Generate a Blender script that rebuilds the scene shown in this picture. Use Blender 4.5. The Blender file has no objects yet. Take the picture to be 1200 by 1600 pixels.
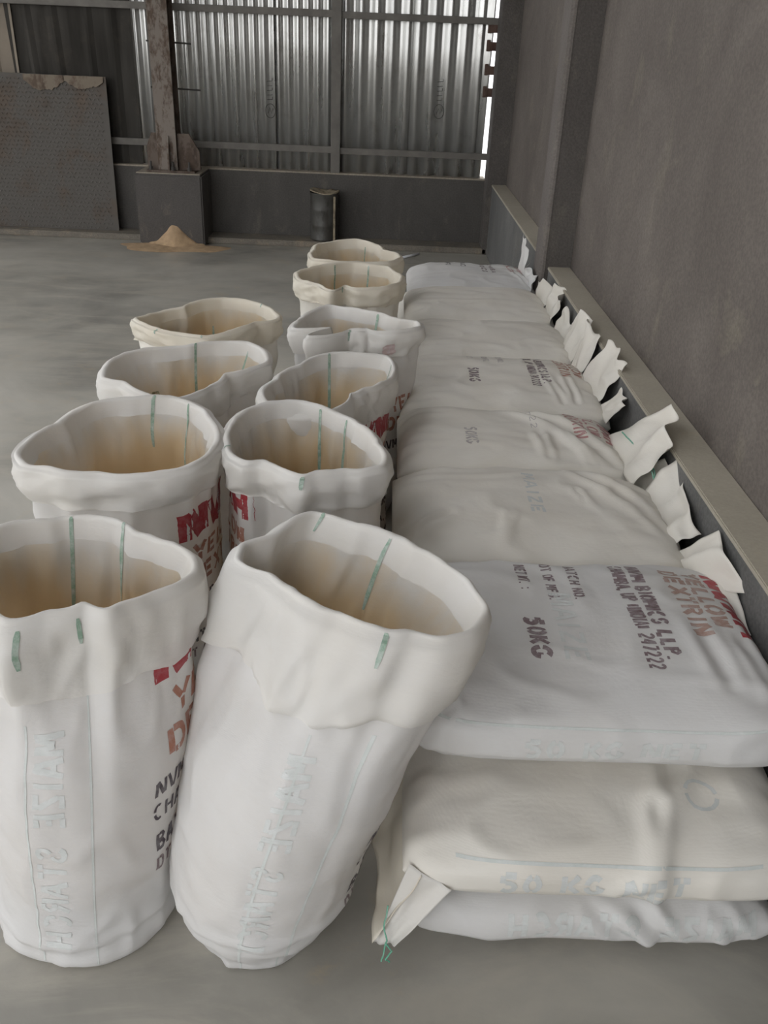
import bpy, bmesh, math, random
from mathutils import Vector, Matrix, noise
from mathutils.bvhtree import BVHTree
from mathutils.interpolate import poly_3d_calc
import numpy as np

# ------------------------------------------------------------------ camera, world, lights, exposure
SC = bpy.context.scene
COL = SC.collection
cam_data = bpy.data.cameras.new('camera')
cam = bpy.data.objects.new('camera', cam_data)
COL.objects.link(cam)
cam_data.sensor_fit = 'VERTICAL'
cam_data.sensor_height = 36.0
cam_data.lens = 1352.0 / 1600.0 * 36.0
cam_data.clip_start = 0.02
cam.matrix_world = Matrix(((0.99921339, -0.03874121, -0.00846851, 0.0),
                           (0.0110359, 0.47677097, -0.87895828, 0.0),
                           (0.03808945, 0.87817342, 0.47682348, 1.6),
                           (0, 0, 0, 1)))
SC.camera = cam

world = bpy.data.worlds.new('overcast_sky')
SC.world = world
world.use_nodes = True
bg = world.node_tree.nodes['Background']
bg.inputs['Color'].default_value = (0.98, 0.985, 1.0, 1)
bg.inputs['Strength'].default_value = 1.0

SC.view_settings.view_transform = 'Standard'
SC.view_settings.look = 'None'
SC.view_settings.gamma = 1.0
SC.view_settings.use_curve_mapping = False
SC.view_settings.exposure = 1.38

random.seed(7)
PI = math.pi

# ------------------------------------------------------------------ material helpers
def new_mat(name):
    m = bpy.data.materials.new(name)
    m.use_nodes = True
    nt = m.node_tree
    return m, nt, nt.nodes['Principled BSDF'], nt.nodes['Material Output']

def N(nt, t, **kw):
    n = nt.nodes.new(t)
    for k, v in kw.items():
        if k in n.inputs:
            n.inputs[k].default_value = v
        else:
            setattr(n, k, v)
    return n

def coords(nt, scale=(1, 1, 1), kind='Object'):
    tc = N(nt, 'ShaderNodeTexCoord')
    mp = N(nt, 'ShaderNodeMapping')
    mp.inputs['Scale'].default_value = scale
    nt.links.new(tc.outputs[kind], mp.inputs['Vector'])
    return mp.outputs['Vector']

def ntex(nt, vec, scale, detail=5, rough=0.55, dist=0.0):
    n = N(nt, 'ShaderNodeTexNoise')
    n.inputs['Scale'].default_value = scale
    n.inputs['Detail'].default_value = detail
    n.inputs['Roughness'].default_value = rough
    n.inputs['Distortion'].default_value = dist
    nt.links.new(vec, n.inputs['Vector'])
    return n.outputs['Fac']

def ramp(nt, fac, stops):
    r = N(nt, 'ShaderNodeValToRGB')
    e = r.color_ramp.elements
    while len(e) < len(stops):
        e.new(0.5)
    for i, (p, c) in enumerate(stops):
        e[i].position = p
        e[i].color = (c[0], c[1], c[2], 1) if not isinstance(c, (int, float)) else (c, c, c, 1)
    nt.links.new(fac, r.inputs['Fac'])
    return r.outputs['Color']

def mixc(nt, fac, a, b, mode='MIX'):
    m = N(nt, 'ShaderNodeMix')
    m.data_type = 'RGBA'
    m.blend_type = mode
    for sock, v in ((m.inputs[0], fac), (m.inputs[6], a), (m.inputs[7], b)):
        if hasattr(v, 'is_linked'):
            nt.links.new(v, sock)
        elif isinstance(v, (int, float)):
            sock.default_value = v
        else:
            sock.default_value = (v[0], v[1], v[2], 1)
    return m.outputs[2]

def bump(nt, bsdf, height, strength, dist, prev=None):
    b = N(nt, 'ShaderNodeBump')
    b.inputs['Strength'].default_value = strength
    b.inputs['Distance'].default_value = dist
    nt.links.new(height, b.inputs['Height'])
    if prev is not None:
        nt.links.new(prev, b.inputs['Normal'])
    nt.links.new(b.outputs['Normal'], bsdf.inputs['Normal'])
    return b.outputs['Normal']

def simple(name, col, rough=0.7, metal=0.0, var=0.15, scale=8, bmp=0.15, spec=0.5):
    m, nt, b, o = new_mat(name)
    v = coords(nt)
    f = ntex(nt, v, scale, 6)
    c2 = tuple(max(0, c * (1 - var)) for c in col)
    c3 = tuple(min(1, c * (1 + var)) for c in col)
    nt.links.new(ramp(nt, f, [(0.3, c2), (0.7, c3)]), b.inputs['Base Color'])
    b.inputs['Roughness'].default_value = rough
    b.inputs['Metallic'].default_value = metal
    b.inputs['Specular IOR Level'].default_value = spec
    if bmp:
        bump(nt, b, ntex(nt, v, scale * 6, 4), bmp, 0.004)
    return m

def cloth_bump(nt, b, v):
    w = N(nt, 'ShaderNodeTexWave')
    w.wave_type = 'BANDS'
    w.bands_direction = 'Z'
    w.inputs['Scale'].default_value = 120
    w.inputs['Distortion'].default_value = 1.5
    nt.links.new(v, w.inputs['Vector'])
    n1 = bump(nt, b, w.outputs['Fac'], 0.05, 0.001)
    vs = coords(nt, (1, 1, 2.2))
    n2 = bump(nt, b, ntex(nt, vs, 11, 6, 0.55, 0.25), 0.24, 0.012, n1)
    rg = N(nt, 'ShaderNodeTexNoise')
    rg.noise_type = 'RIDGED_MULTIFRACTAL'
    rg.inputs['Scale'].default_value = 5.0
    rg.inputs['Detail'].default_value = 3.0
    rg.inputs['Roughness'].default_value = 0.45
    nt.links.new(coords(nt, (1, 1, 1.6)), rg.inputs['Vector'])
    return bump(nt, b, rg.outputs['Fac'], 0.16, 0.010, n2)

# woven polypropylene, slightly translucent
def sack_mat(name, tint=(0.80, 0.78, 0.74), tint2=(0.74, 0.70, 0.64), trans=0.15, dust=None):  # dust: powder tint that also carries painted light falloff
    m, nt, b, o = new_mat(name)
    v = coords(nt)
    f = ntex(nt, v, 5.0, 5)
    col = ramp(nt, f, [(0.3, tint2), (0.62, tint)])
    if dust is not None:
        # powder dust plus painted light falloff inside the sack, tanner lower down
        sep = N(nt, 'ShaderNodeSeparateXYZ')
        tc = N(nt, 'ShaderNodeTexCoord')
        nt.links.new(tc.outputs['Object'], sep.inputs[0])
        add = N(nt, 'ShaderNodeMath', operation='MULTIPLY_ADD')
        nt.links.new(ntex(nt, coords(nt, (1, 1, 0.45)), 6.0, 5, 0.55, 0.3), add.inputs[0])
        add.inputs[1].default_value = 0.36
        sh = N(nt, 'ShaderNodeMath', operation='ADD')
        nt.links.new(sep.outputs['Z'], sh.inputs[0])
        sh.inputs[1].default_value = 0.5
        nt.links.new(sh.outputs[0], add.inputs[2])
        fac = ramp(nt, add.outputs[0], [(0.36, 1.0), (0.51, 0.75), (0.65, 0.0)])
        col = mixc(nt, fac, col, dust)
    nt.links.new(col, b.inputs['Base Color'])
    b.inputs['Roughness'].default_value = 0.5
    b.inputs['Specular IOR Level'].default_value = 0.35
    n2 = cloth_bump(nt, b, v)
    if trans > 0:
        t = N(nt, 'ShaderNodeBsdfTranslucent')
        nt.links.new(col, t.inputs['Color'])
        nt.links.new(n2, t.inputs['Normal'])
        mx = N(nt, 'ShaderNodeMixShader')
        mx.inputs[0].default_value = trans
        nt.links.new(b.outputs[0], mx.inputs[1])
        nt.links.new(t.outputs[0], mx.inputs[2])
        nt.links.new(mx.outputs[0], o.inputs['Surface'])
    return m

M = {}
M['sack_white'] = sack_mat('white_woven_sack', (0.80, 0.795, 0.785), (0.76, 0.745, 0.72), 0.22)
M['sack_cream'] = sack_mat('cream_woven_sack', (0.80, 0.772, 0.71), (0.77, 0.73, 0.655), 0.08)
M['cuff_white'] = sack_mat('white_sack_cuff', (0.82, 0.805, 0.775), (0.79, 0.76, 0.705), 0.25)
M['cuff_cream'] = sack_mat('cream_sack_cuff', (0.81, 0.765, 0.665), (0.78, 0.715, 0.60), 0.25)
M['liner_white'] = sack_mat('dusty_shaded_white_sack_inside', (0.82, 0.805, 0.775), (0.79, 0.76, 0.705), 0.45, dust=(0.86, 0.65, 0.36))  # dust tint also carries the bounced light deep in the sack
M['liner_cream'] = sack_mat('dusty_shaded_cream_sack_inside', (0.80, 0.76, 0.68), (0.78, 0.715, 0.60), 0.45, dust=(0.85, 0.64, 0.35))
M['powder'] = simple('yellow_dextrin_powder', (0.68, 0.50, 0.28), 0.95, var=0.12, scale=20, bmp=0.4)
M['powder_spill'] = simple('spilled_powder', (0.47, 0.33, 0.20), 0.95, var=0.2, scale=14, bmp=0.5)

def ink(name, col, fade=0.35):
    m, nt, b, o = new_mat(name)
    v = coords(nt)
    f = ntex(nt, v, 60, 6, 0.7)
    light = tuple(c * (1 - fade) + 0.76 * fade for c in col)
    nt.links.new(ramp(nt, f, [(0.42, col), (0.68, light)]), b.inputs['Base Color'])
    b.inputs['Roughness'].default_value = 0.5
    b.inputs['Specular IOR Level'].default_value = 0.35
    cloth_bump(nt, b, v)
    return m
M['ink_red'] = ink('red_print', (0.36, 0.035, 0.045), 0.12)
M['ink_brown'] = ink('red_brown_print', (0.40, 0.175, 0.12), 0.25)
M['ink_tan'] = ink('tan_brown_print', (0.38, 0.25, 0.205), 0.3)
M['ink_purple'] = ink('purple_black_print', (0.19, 0.135, 0.145), 0.3)
M['ink_black'] = ink('black_print', (0.07, 0.055, 0.065), 0.2)
M['ink_pink'] = ink('faded_red_print', (0.47, 0.21, 0.20), 0.35)
M['ink_faint'] = ink('faint_show_through_print', (0.59, 0.612, 0.595), 0.45)
M['ink_grey'] = ink('worn_grey_print', (0.42, 0.38, 0.37), 0.5)
M['green'] = ink('green_stripe', (0.25, 0.37, 0.28), 0.6)
M['green_thread'] = ink('green_thread', (0.12, 0.40, 0.27), 0.3)
M['green_pale'] = ink('pale_green_stripe', (0.585, 0.62, 0.595), 0.45)

# concrete floor
def floor_mat():
    m, nt, b, o = new_mat('trowelled_concrete_floor')
    v = coords(nt)
    big = ntex(nt, v, 0.9, 6, 0.6, 0.6)
    base = ramp(nt, big, [(0.34, (0.24, 0.23, 0.205)), (0.50, (0.36, 0.345, 0.305)), (0.66, (0.47, 0.45, 0.40))])
    sw = coords(nt, (1.0, 3.2, 1.0))
    swirl = ramp(nt, ntex(nt, sw, 1.5, 8, 0.66, 1.2), [(0.46, 0.0), (0.66, 0.75)])
    base = mixc(nt, swirl, base, (0.46, 0.43, 0.37))
    dust = ramp(nt, ntex(nt, v, 6.5, 9, 0.72, 0.8), [(0.56, 0.0), (0.72, 0.6)])
    big2 = ramp(nt, ntex(nt, v, 1.6, 3), [(0.48, 0.0), (0.60, 1.0)])
    dm = N(nt, 'ShaderNodeMath', operation='MULTIPLY')
    nt.links.new(dust, dm.inputs[0]); nt.links.new(big2, dm.inputs[1])
    base = mixc(nt, dm.outputs[0], base, (0.50, 0.40, 0.26))
    nt.links.new(base, b.inputs['Base Color'])
    rr = ramp(nt, ntex(nt, v, 3.0, 5), [(0.35, 0.30), (0.7, 0.52)])
    nt.links.new(rr, b.inputs['Roughness'])
    bump(nt, b, ntex(nt, v, 9, 8, 0.65), 0.12, 0.01)
    return m
M['floor'] = floor_mat()

def plaster(name, dark, mid, light, smear=(0.30, 0.27, 0.20), sm=0.55, rough=0.85, bs=0.5, vs=(1, 1, 0.5), spk=(0.8, 1.08)):
    m, nt, b, o = new_mat(name)
    v = coords(nt)
    ve = coords(nt, vs)
    a = ntex(nt, ve, 2.2, 8, 0.62, 0.5)
    base = ramp(nt, a, [(0.30, dark), (0.52, mid), (0.75, light)])
    s1 = ramp(nt, ntex(nt, ve, 5.5, 8, 0.7, 0.4), [(0.56, 0.0), (0.72, sm)])
    base = mixc(nt, s1, base, smear)
    sp = ramp(nt, ntex(nt, v, 90, 3, 0.6), [(0.35, spk[0]), (0.65, spk[1])])
    base = mixc(nt, 1.0, base, sp, 'MULTIPLY')
    nt.links.new(base, b.inputs['Base Color'])
    b.inputs['Roughness'].default_value = rough
    n1 = bump(nt, b, ntex(nt, v, 95, 4, 0.6), bs, 0.004)
    bump(nt, b, ntex(nt, v, 6, 6), 0.25, 0.02, n1)
    return m
M['wall_right'] = plaster('rough_grey_plaster', (0.105, 0.089, 0.078), (0.140, 0.121, 0.106), (0.180, 0.158, 0.138), sm=0.30, vs=(1, 0.8, 0.75))
M['pillar'] = plaster('dark_grey_pillar', (0.075, 0.066, 0.06), (0.095, 0.085, 0.077), (0.12, 0.108, 0.098), sm=0.2, bs=0.8)
M['pillar_edge'] = plaster('lit_pillar_edge', (0.11, 0.096, 0.087), (0.135, 0.119, 0.108), (0.16, 0.142, 0.13), sm=0.2, bs=0.3)  # lighter tone of the lit side face is put into the colour
M['wall_back'] = plaster('dark_cement_render', (0.065, 0.06, 0.055), (0.085, 0.079, 0.072), (0.11, 0.102, 0.093), sm=0.2, bs=0.3)
M['plinth'] = plaster('grey_cement_plinth', (0.10, 0.10, 0.097), (0.135, 0.135, 0.13), (0.19, 0.188, 0.18), sm=0.25, bs=0.2)
M['cap'] = plaster('dusty_ledge_cap', (0.36, 0.325, 0.26), (0.40, 0.365, 0.295), (0.45, 0.41, 0.335), (0.50, 0.43, 0.30), 0.35, 0.8, 0.08, (1, 1, 1), (0.95, 1.03))
M['dusty_sill'] = plaster('dusty_sill', (0.27, 0.235, 0.19), (0.32, 0.28, 0.225), (0.38, 0.33, 0.26), (0.42, 0.34, 0.24), 0.4, 0.85, 0.2, (1, 1, 1))
M['kerb'] = plaster('dusty_kerb', (0.14, 0.125, 0.105), (0.19, 0.17, 0.14), (0.27, 0.235, 0.185), (0.36, 0.28, 0.19), 0.5, 0.85, 0.2, (1, 1, 1))
M['pedestal'] = plaster('dark_concrete_pedestal', (0.07, 0.064, 0.06), (0.092, 0.084, 0.078), (0.12, 0.11, 0.1), (0.26, 0.22, 0.16), 0.5, 0.85, 0.3)

def galv(name, col, rough, grime):
    m, nt, b, o = new_mat(name)
    v = coords(nt, (1, 1, 0.12))
    f = ntex(nt, v, 14, 7, 0.65)
    base = ramp(nt, f, [(0.3, tuple(c * 0.8 for c in col)), (0.7, col)])
    v2 = coords(nt)
    s = ramp(nt, ntex(nt, v2, 4.5, 7, 0.7), [(0.55, 0.0), (0.8, grime)])
    base = mixc(nt, s, base, (0.16, 0.13, 0.10))
    nt.links.new(base, b.inputs['Base Color'])
    b.inputs['Metallic'].default_value = 0.78
    r = ramp(nt, ntex(nt, v, 8, 5), [(0.3, rough * 0.8), (0.7, rough * 1.25)])
    nt.links.new(r, b.inputs['Roughness'])
    bump(nt, b, ntex(nt, v, 30, 4), 0.1, 0.003)
    return m
M['galv'] = galv('galvanised_corrugated_steel', (0.66, 0.66, 0.64), 0.30, 0.45)
M['galv_dull'] = galv('dull_weathered_sheet', (0.055, 0.051, 0.045), 0.7, 0.3)
M['panel_tan'] = simple('tan_faded_panel', (0.22, 0.185, 0.145), 0.75, var=0.2, scale=3)
M['steel_rail'] = simple('grey_painted_rail', (0.14, 0.13, 0.115), 0.6, 0.2, var=0.2, scale=10)

def rust_mat(name, paint, rust, amount, rough=0.75, scale=9, vscale=(1, 1, 0.5), bstr=0.3):
    m, nt, b, o = new_mat(name)
    v = coords(nt, vscale)
    f = ntex(nt, v, scale, 9, 0.7, 0.3)
    fac = ramp(nt, f, [(amount - 0.05, 0.0), (amount + 0.06, 1.0)])
    r2 = ramp(nt, ntex(nt, v, scale * 3, 6), [(0.3, tuple(c * 0.55 for c in rust)), (0.7, rust)])
    nt.links.new(mixc(nt, fac, paint, r2), b.inputs['Base Color'])
    b.inputs['Roughness'].default_value = rough
    b.inputs['Metallic'].default_value = 0.1
    bump(nt, b, f, bstr, 0.006)
    return m
M['rust_column'] = rust_mat('rusty_steel_column', (0.20, 0.17, 0.145), (0.12, 0.082, 0.058), 0.53, 0.75, 16)
M['rust_dark'] = rust_mat('dark_rusted_steel', (0.13, 0.10, 0.08), (0.09, 0.06, 0.042), 0.5)
M['rust_brown'] = rust_mat('brown_rust_bracket', (0.10, 0.06, 0.045), (0.075, 0.035, 0.025), 0.5)
M['tread'] = rust_mat('rusted_tread_plate', (0.078, 0.070, 0.060), (0.10, 0.072, 0.050), 0.55, 0.6, 2.2, (1, 1, 1), 0.1)
M['tread_dust'] = rust_mat('worn_plate_edge', (0.20, 0.165, 0.125), (0.15, 0.105, 0.075), 0.5, 0.8, 8)
M['can'] = rust_mat('grimy_dark_tin', (0.075, 0.073, 0.066), (0.055, 0.05, 0.042), 0.5, 0.5, 7)
M['can_rim'] = rust_mat('dusty_tin_rim', (0.32, 0.27, 0.19), (0.20, 0.16, 0.11), 0.55, 0.8, 18)
M['rod'] = simple('dark_rebar', (0.06, 0.055, 0.05), 0.7, 0.2)
M['strip'] = simple('white_floor_glint', (0.85, 0.87, 0.9), 0.3, var=0.03, bmp=0)  # white of the imitated floor glint
M['ceiling'] = simple('grey_roof_sheet', (0.20, 0.20, 0.195), 0.7, var=0.1, scale=2)

# ------------------------------------------------------------------ object helpers
def mesh_obj(name, verts, faces, mat, parent=None, smooth=False, loc=None):
    me = bpy.data.meshes.new(name)
    me.from_pydata([tuple(v) for v in verts], [], faces)
    me.materials.append(M[mat] if isinstance(mat, str) else mat)
    if smooth:
        me.polygons.foreach_set('use_smooth', [True] * len(me.polygons))
    me.update()
    o = bpy.data.objects.new(name, me)
    COL.objects.link(o)
    if loc is not None:
        o.location = loc
    if parent is not None:
        o.parent = parent
    return o

def bm_obj(name, bm, mat, parent=None, smooth=False, loc=None):
    me = bpy.data.meshes.new(name)
    bmesh.ops.recalc_face_normals(bm, faces=bm.faces)
    bm.to_mesh(me); bm.free()
    me.materials.append(M[mat])
    if smooth:
        me.polygons.foreach_set('use_smooth', [True] * len(me.polygons))
    o = bpy.data.objects.new(name, me)
    COL.objects.link(o)
    if loc is not None:
        o.location = loc
    if parent is not None:
        o.parent = parent
    return o

def add_box(bm, x0, x1, y0, y1, z0, z1, bev=0.0):
    r = bmesh.ops.create_cube(bm, size=1.0)
    vs = r['verts']
    for v in vs:
        v.co = Vector(((x0 + x1) / 2 + v.co.x * (x1 - x0), (y0 + y1) / 2 + v.co.y * (y1 - y0), (z0 + z1) / 2 + v.co.z * (z1 - z0)))
    if bev > 0:
        es = list({e for v in vs for e in v.link_edges})
        bmesh.ops.bevel(bm, geom=es, offset=bev, segments=2, affect='EDGES')
    return vs

def box(name, x0, x1, y0, y1, z0, z1, mat, parent=None, bev=0.0):
    bm = bmesh.new()
    add_box(bm, x0, x1, y0, y1, z0, z1, bev)
    return bm_obj(name, bm, mat, parent)

def prism(bm, pts, axis, d0, d1):
    """polygon pts (2D) extruded along axis 'y' (pts = x,z) or 'x' (pts = y,z)"""
    def mk(p, d):
        return (p[0], d, p[1]) if axis == 'y' else ((d, p[0], p[1]) if axis == 'x' else (p[0], p[1], d))
    a = [bm.verts.new(mk(p, d0)) for p in pts]
    b = [bm.verts.new(mk(p, d1)) for p in pts]
    bm.faces.new(a); bm.faces.new(b[::-1])
    n = len(pts)
    for i in range(n):
        bm.faces.new((a[i], a[(i + 1) % n], b[(i + 1) % n], b[i]))

def tube(bm, pts, r, seg=6):
    pts = [Vector(p) for p in pts]
    rings = []
    for i, p in enumerate(pts):
        t = (pts[min(i + 1, len(pts) - 1)] - pts[max(i - 1, 0)]).normalized()
        a = t.orthogonal().normalized()
        b = t.cross(a)
        rings.append([bm.verts.new(p + a * r * math.cos(2 * PI * k / seg) + b * r * math.sin(2 * PI * k / seg)) for k in range(seg)])
    for i in range(len(rings) - 1):
        for k in range(seg):
            bm.faces.new((rings[i][k], rings[i][(k + 1) % seg], rings[i + 1][(k + 1) % seg], rings[i + 1][k]))
    bm.faces.new(rings[0][::-1]); bm.faces.new(rings[-1])

def tag(o, label=None, cat=None, group=None, kind=None):
    if label: o['label'] = label
    if cat: o['category'] = cat
    if group: o['group'] = group
    if kind: o['kind'] = kind
    return o

def struct(o, label=None, cat=None):
    return tag(o, label, cat, None, 'structure')

def empty(name, loc):
    o = bpy.data.objects.new(name, None)
    o.empty_display_size = 0.1
    o.location = loc
    COL.objects.link(o)
    return o

# ------------------------------------------------------------------ the setting
WY = 8.0       # inner face of the low back wall
WX = 0.985     # face of the right wall above the ledge
LX = 0.868     # face of the plinth below the ledge
LZ = 0.575     # ledge / sill height

fl = box('floor', -30, 1.3, -30, WY + 0.3, -0.2, 0.0, 'floor')
struct(fl, 'grey trowelled concrete floor with beige powder dust', 'floor')

# right wall with plinth, ledge and pillars
wr = box('wall_right', WX, 1.25, -5.0, WY + 0.3, 0.0, 5.0, 'wall_right')
struct(wr, 'rough dark grey plastered wall on the right', 'wall')
pl = box('trim_1', LX, WX, -5.0, WY, 0.0, LZ - 0.012, 'plinth')
struct(pl, 'grey cement plinth with a pale dusty ledge along the right wall', 'ledge')
box('ledge_cap', LX - 0.004, WX, -5.0, WY, LZ - 0.012, LZ + 0.004, 'cap', pl, 0.003)
bm = bmesh.new()
add_box(bm, 0.835, WX + 0.02, 4.70, 4.90, 0.0, 5.0)
pr = bm_obj('pillar', bm, 'pillar')
pr.name = 'trim_2'
struct(pr, 'dark plastered pillar standing out of the right wall', 'pillar')
bm = bmesh.new()
prism(bm, [(0.822, 4.712), (0.835, 4.70), (0.848, 4.697), (0.848, 4.703), (0.835, 4.90), (0.822, 4.90)], 'z', 0.0, 5.0)
bm_obj('pillar_edge', bm, 'pillar_edge', pr)
cc = box('trim_3', 0.825, WX + 0.02, 7.74, WY + 0.02, 0.0, 5.0, 'pillar', None, 0.006)
struct(cc, 'dark corner pillar where the back and right walls meet', 'pillar')

# back wall: low cement wall, sill, kerb, rails, corrugated sheets
wb = box('wall_back', -30.0, 0.84, WY, WY + 0.20, 0.0, LZ, 'wall_back')
struct(wb, 'low dark cement wall topped by corrugated steel sheets', 'wall')
box('sill', -30.0, 0.83, WY - 0.006, WY + 0.2, LZ, LZ + 0.012, 'dusty_sill', wb)
kb = box('trim_4', -30.0, 0.866, 7.74, WY, 0.0, 0.05, 'kerb', None, 0.008)
struct(kb, 'low dusty kerb along the foot of the back wall', 'kerb')

def corrugated(name, x0, x1, z0, z1, pitch, amp, y, mat, parent, trap=False, lean=0.0, seed=0):
    n = max(6, int((x1 - x0) / pitch * (8 if not trap else 10)))
    vs, fs = [], []
    zs = [z0, z0 + (z1 - z0) * 0.33, z0 + (z1 - z0) * 0.66, z1]
    rnd = random.Random(seed)
    for j, z in enumerate(zs):
        for i in range(n + 1):
            x = x0 + (x1 - x0) * i / n
            ph = (x - x0) / pitch
            if trap:
                f = ph - math.floor(ph)
                w = 0.0 if f < 0.62 else (1.0 if 0.70 < f < 0.92 else 0.5)
                yy = -amp * w
            else:
                yy = amp * math.sin(2 * PI * ph)
            yy += 0.006 * noise.noise(Vector((x * 2.2, z * 1.3, seed * 3.1)))
            vs.append((x + lean * (z - z0), y + yy, z))
    for j in range(len(zs) - 1):
        for i in range(n):
            a = j * (n + 1) + i
            fs.append((a, a + 1, a + n + 2, a + n + 1))
    o = mesh_obj(name, vs, fs, mat, parent, smooth=not trap)
    md = o.modifiers.new('thickness', 'SOLIDIFY'); md.thickness = 0.0012
    return o

SY = WY + 0.11
xs = [-2.19, -1.55, -1.02, -0.50]
sheets = []
for i in range(3):
    sheets.append(corrugated('corrugated_sheet', xs[i], xs[i + 1] + 0.03, LZ + 0.012, 3.6, 0.082, 0.015, SY - 0.004 * i, 'galv', wb, seed=i))
xs = [-0.50, 0.10, 0.70]
for i in range(2):
    sheets.append(corrugated('corrugated_sheet', xs[i], xs[i + 1] + (0.05 if i == 0 else 0.035), LZ + 0.012, 3.6, 0.128, 0.021, SY - 0.012 - 0.004 * i, 'galv', wb, seed=10 + i))
# narrow ragged strip of sheet by the corner pillar
corrugated('corrugated_sheet', 0.69, 0.788, LZ + 0.012, 3.6, 0.128, 0.016, SY - 0.03, 'galv', wb, lean=0.012, seed=21)
# darker sheets at the far left
corrugated('corrugated_sheet', -4.6, -3.12, LZ + 0.012, 3.6, 0.22, 0.03, SY - 0.02, 'panel_tan', wb, True, seed=31)
corrugated('corrugated_sheet', -3.14, -2.60, LZ + 0.012, 3.6, 0.21, 0.014, SY - 0.03, 'galv_dull', wb, True, -0.035, seed=32)
corrugated('corrugated_sheet', -2.66, -2.15, LZ + 0.012, 3.6, 0.19, 0.014, SY - 0.04, 'galv_dull', wb, True, 0.0, seed=33)
# rails
for z0, z1 in ((0.742, 0.795), (1.760, 1.812), (2.76, 2.81)):
    box('rail', -6.0, -0.51, SY - 0.085, SY - 0.045, z0, z1, 'steel_rail', wb, 0.003)
    box('rail', -0.44, 0.83, SY - 0.085, SY - 0.045, z0 - 0.004, z1 - 0.006, 'steel_rail', wb, 0.003)
box('mullion', -0.515, -0.435, SY - 0.11, SY - 0.04, LZ + 0.012, 3.6, 'steel_rail', wb, 0.004)
# rusty brackets bridging the gap between sheet and corner pillar
for z in (1.735, 1.605, 1.43, 1.265):
    bm = bmesh.new()
    add_box(bm, 0.765, 0.86, SY - 0.09, SY - 0.03, z - 0.035, z + 0.03, 0.008)
    add_box(bm, 0.750, 0.78, SY - 0.075, SY - 0.06, z - 0.04, z + 0.045, 0.003)
    bm_obj('bracket', bm, 'rust_brown', wb)
# maker's stamps on the sheets: an oval ring with a line of marks above it
def stamp(cx, cz, yb):
    bm = bmesh.new()
    pts = [(cx + 0.042 * math.cos(a), yb, cz + 0.055 * math.sin(a)) for a in [2 * PI * k / 24 for k in range(25)]]
    tube(bm, pts, 0.003, 4)
    tube(bm, [(cx - 0.02, yb, cz - 0.02), (cx - 0.005, yb, cz + 0.025), (cx + 0.012, yb, cz - 0.02), (cx + 0.022, yb, cz + 0.02)], 0.003, 4)
    for k in range(5):
        z = cz + 0.085 + k * 0.035
        tube(bm, [(cx - 0.025, yb, z), (cx + 0.02, yb, z + 0.004)], 0.003, 4)
        if k % 2 == 0:
            tube(bm, [(cx + 0.02, yb, z + 0.004), (cx + 0.02, yb, z + 0.024)], 0.003, 4)
    return bm_obj('stamp_mark', bm, 'rod', wb)
stamp(-1.035, 1.05, SY - 0.026)
stamp(0.395, 1.10, SY - 0.036)

# roof over the shed and the outside ground behind the wall
rf = box('ceiling', -2.4, 1.3, -6.0, WY + 0.4, 5.0, 5.1, 'ceiling')
struct(rf, 'grey sheet roof over the shed, open to the sky in a long strip', 'ceiling')
box('roof_sheet', -14.0, -5.2, -6.0, WY + 0.4, 5.0, 5.1, 'ceiling', rf)
box('roof_sheet', -5.2, -2.4, 4.0, WY + 0.4, 5.0, 5.1, 'ceiling', rf)

# ------------------------------------------------------------------ column on its pedestal
pd = box('concrete_pedestal', -2.115, -1.56, 7.60, WY, 0.0, LZ - 0.004, 'pedestal', None, 0.012)
tag(pd, 'square dark concrete pedestal carrying the rusty steel column', 'pedestal')
box('dusty_top', -2.10, -1.575, 7.615, WY, LZ - 0.006, LZ + 0.004, 'dusty_sill', pd)

ct = empty('steel_column', (-1.83, 7.78, LZ + 0.004))
tag(ct, 'rusty flanged steel column bolted to a concrete pedestal', 'column')
def cbox(name, x0, x1, y0, y1, z0, z1, mat, bev=0.002):
    bm = bmesh.new()
    add_box(bm, x0 + 1.83, x1 + 1.83, y0 - 7.78, y1 - 7.78, z0 - LZ - 0.004, z1 - LZ - 0.004, bev)
    return bm_obj(name, bm, mat, ct)
cbox('base_plate', -2.02, -1.62, 7.64, 7.94, LZ + 0.004, LZ + 0.022, 'rust_dark')
cbox('flange', -1.925, -1.765, 7.68, 7.695, LZ + 0.02, 4.98, 'rust_column')
cbox('flange', -1.925, -1.765, 7.865, 7.88, LZ + 0.02, 4.98, 'rust_dark')
cbox('web', -1.852, -1.838, 7.695, 7.865, LZ + 0.02, 4.98, 'rust_dark')
def gusset(pts, y0, y1):
    bm = bmesh.new()
    prism(bm, [(p[0] + 1.83, p[1] - LZ - 0.004) for p in pts], 'y', y0 - 7.78, y1 - 7.78)
    return bm_obj('gusset_plate', bm, 'rust_dark', ct)
gz = LZ + 0.022
gusset([(-1.765, gz), (-1.585, gz), (-1.585, 0.74), (-1.665, 0.875), (-1.765, 0.875)], 7.72, 7.735)
gusset([(-1.925, gz), (-2.02, gz), (-2.02, 0.77), (-1.975, 0.875), (-1.925, 0.875)], 7.72, 7.735)
bm = bmesh.new()
prism(bm, [(7.68 - 7.78, 0.018), (7.63 - 7.78, 0.018), (7.63 - 7.78, 0.15), (7.665 - 7.78, 0.28), (7.68 - 7.78, 0.28)], 'x', -0.006, 0.008)
bm_obj('stiffener', bm, 'rust_column', ct)
for bx_, by_ in ((-1.985, 7.665), (-1.80, 7.655), (-1.665, 7.66)):
    bm = bmesh.new()
    tube(bm, [(bx_ + 1.83, by_ - 7.78, 0.018), (bx_ + 1.83, by_ - 7.78, 0.045)], 0.019, 6)
    tube(bm, [(bx_ + 1.83, by_ - 7.78, 0.045), (bx_ + 1.83, by_ - 7.78, 0.085)], 0.009, 8)
    bm_obj('anchor_bolt', bm, 'rod', ct)
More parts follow.
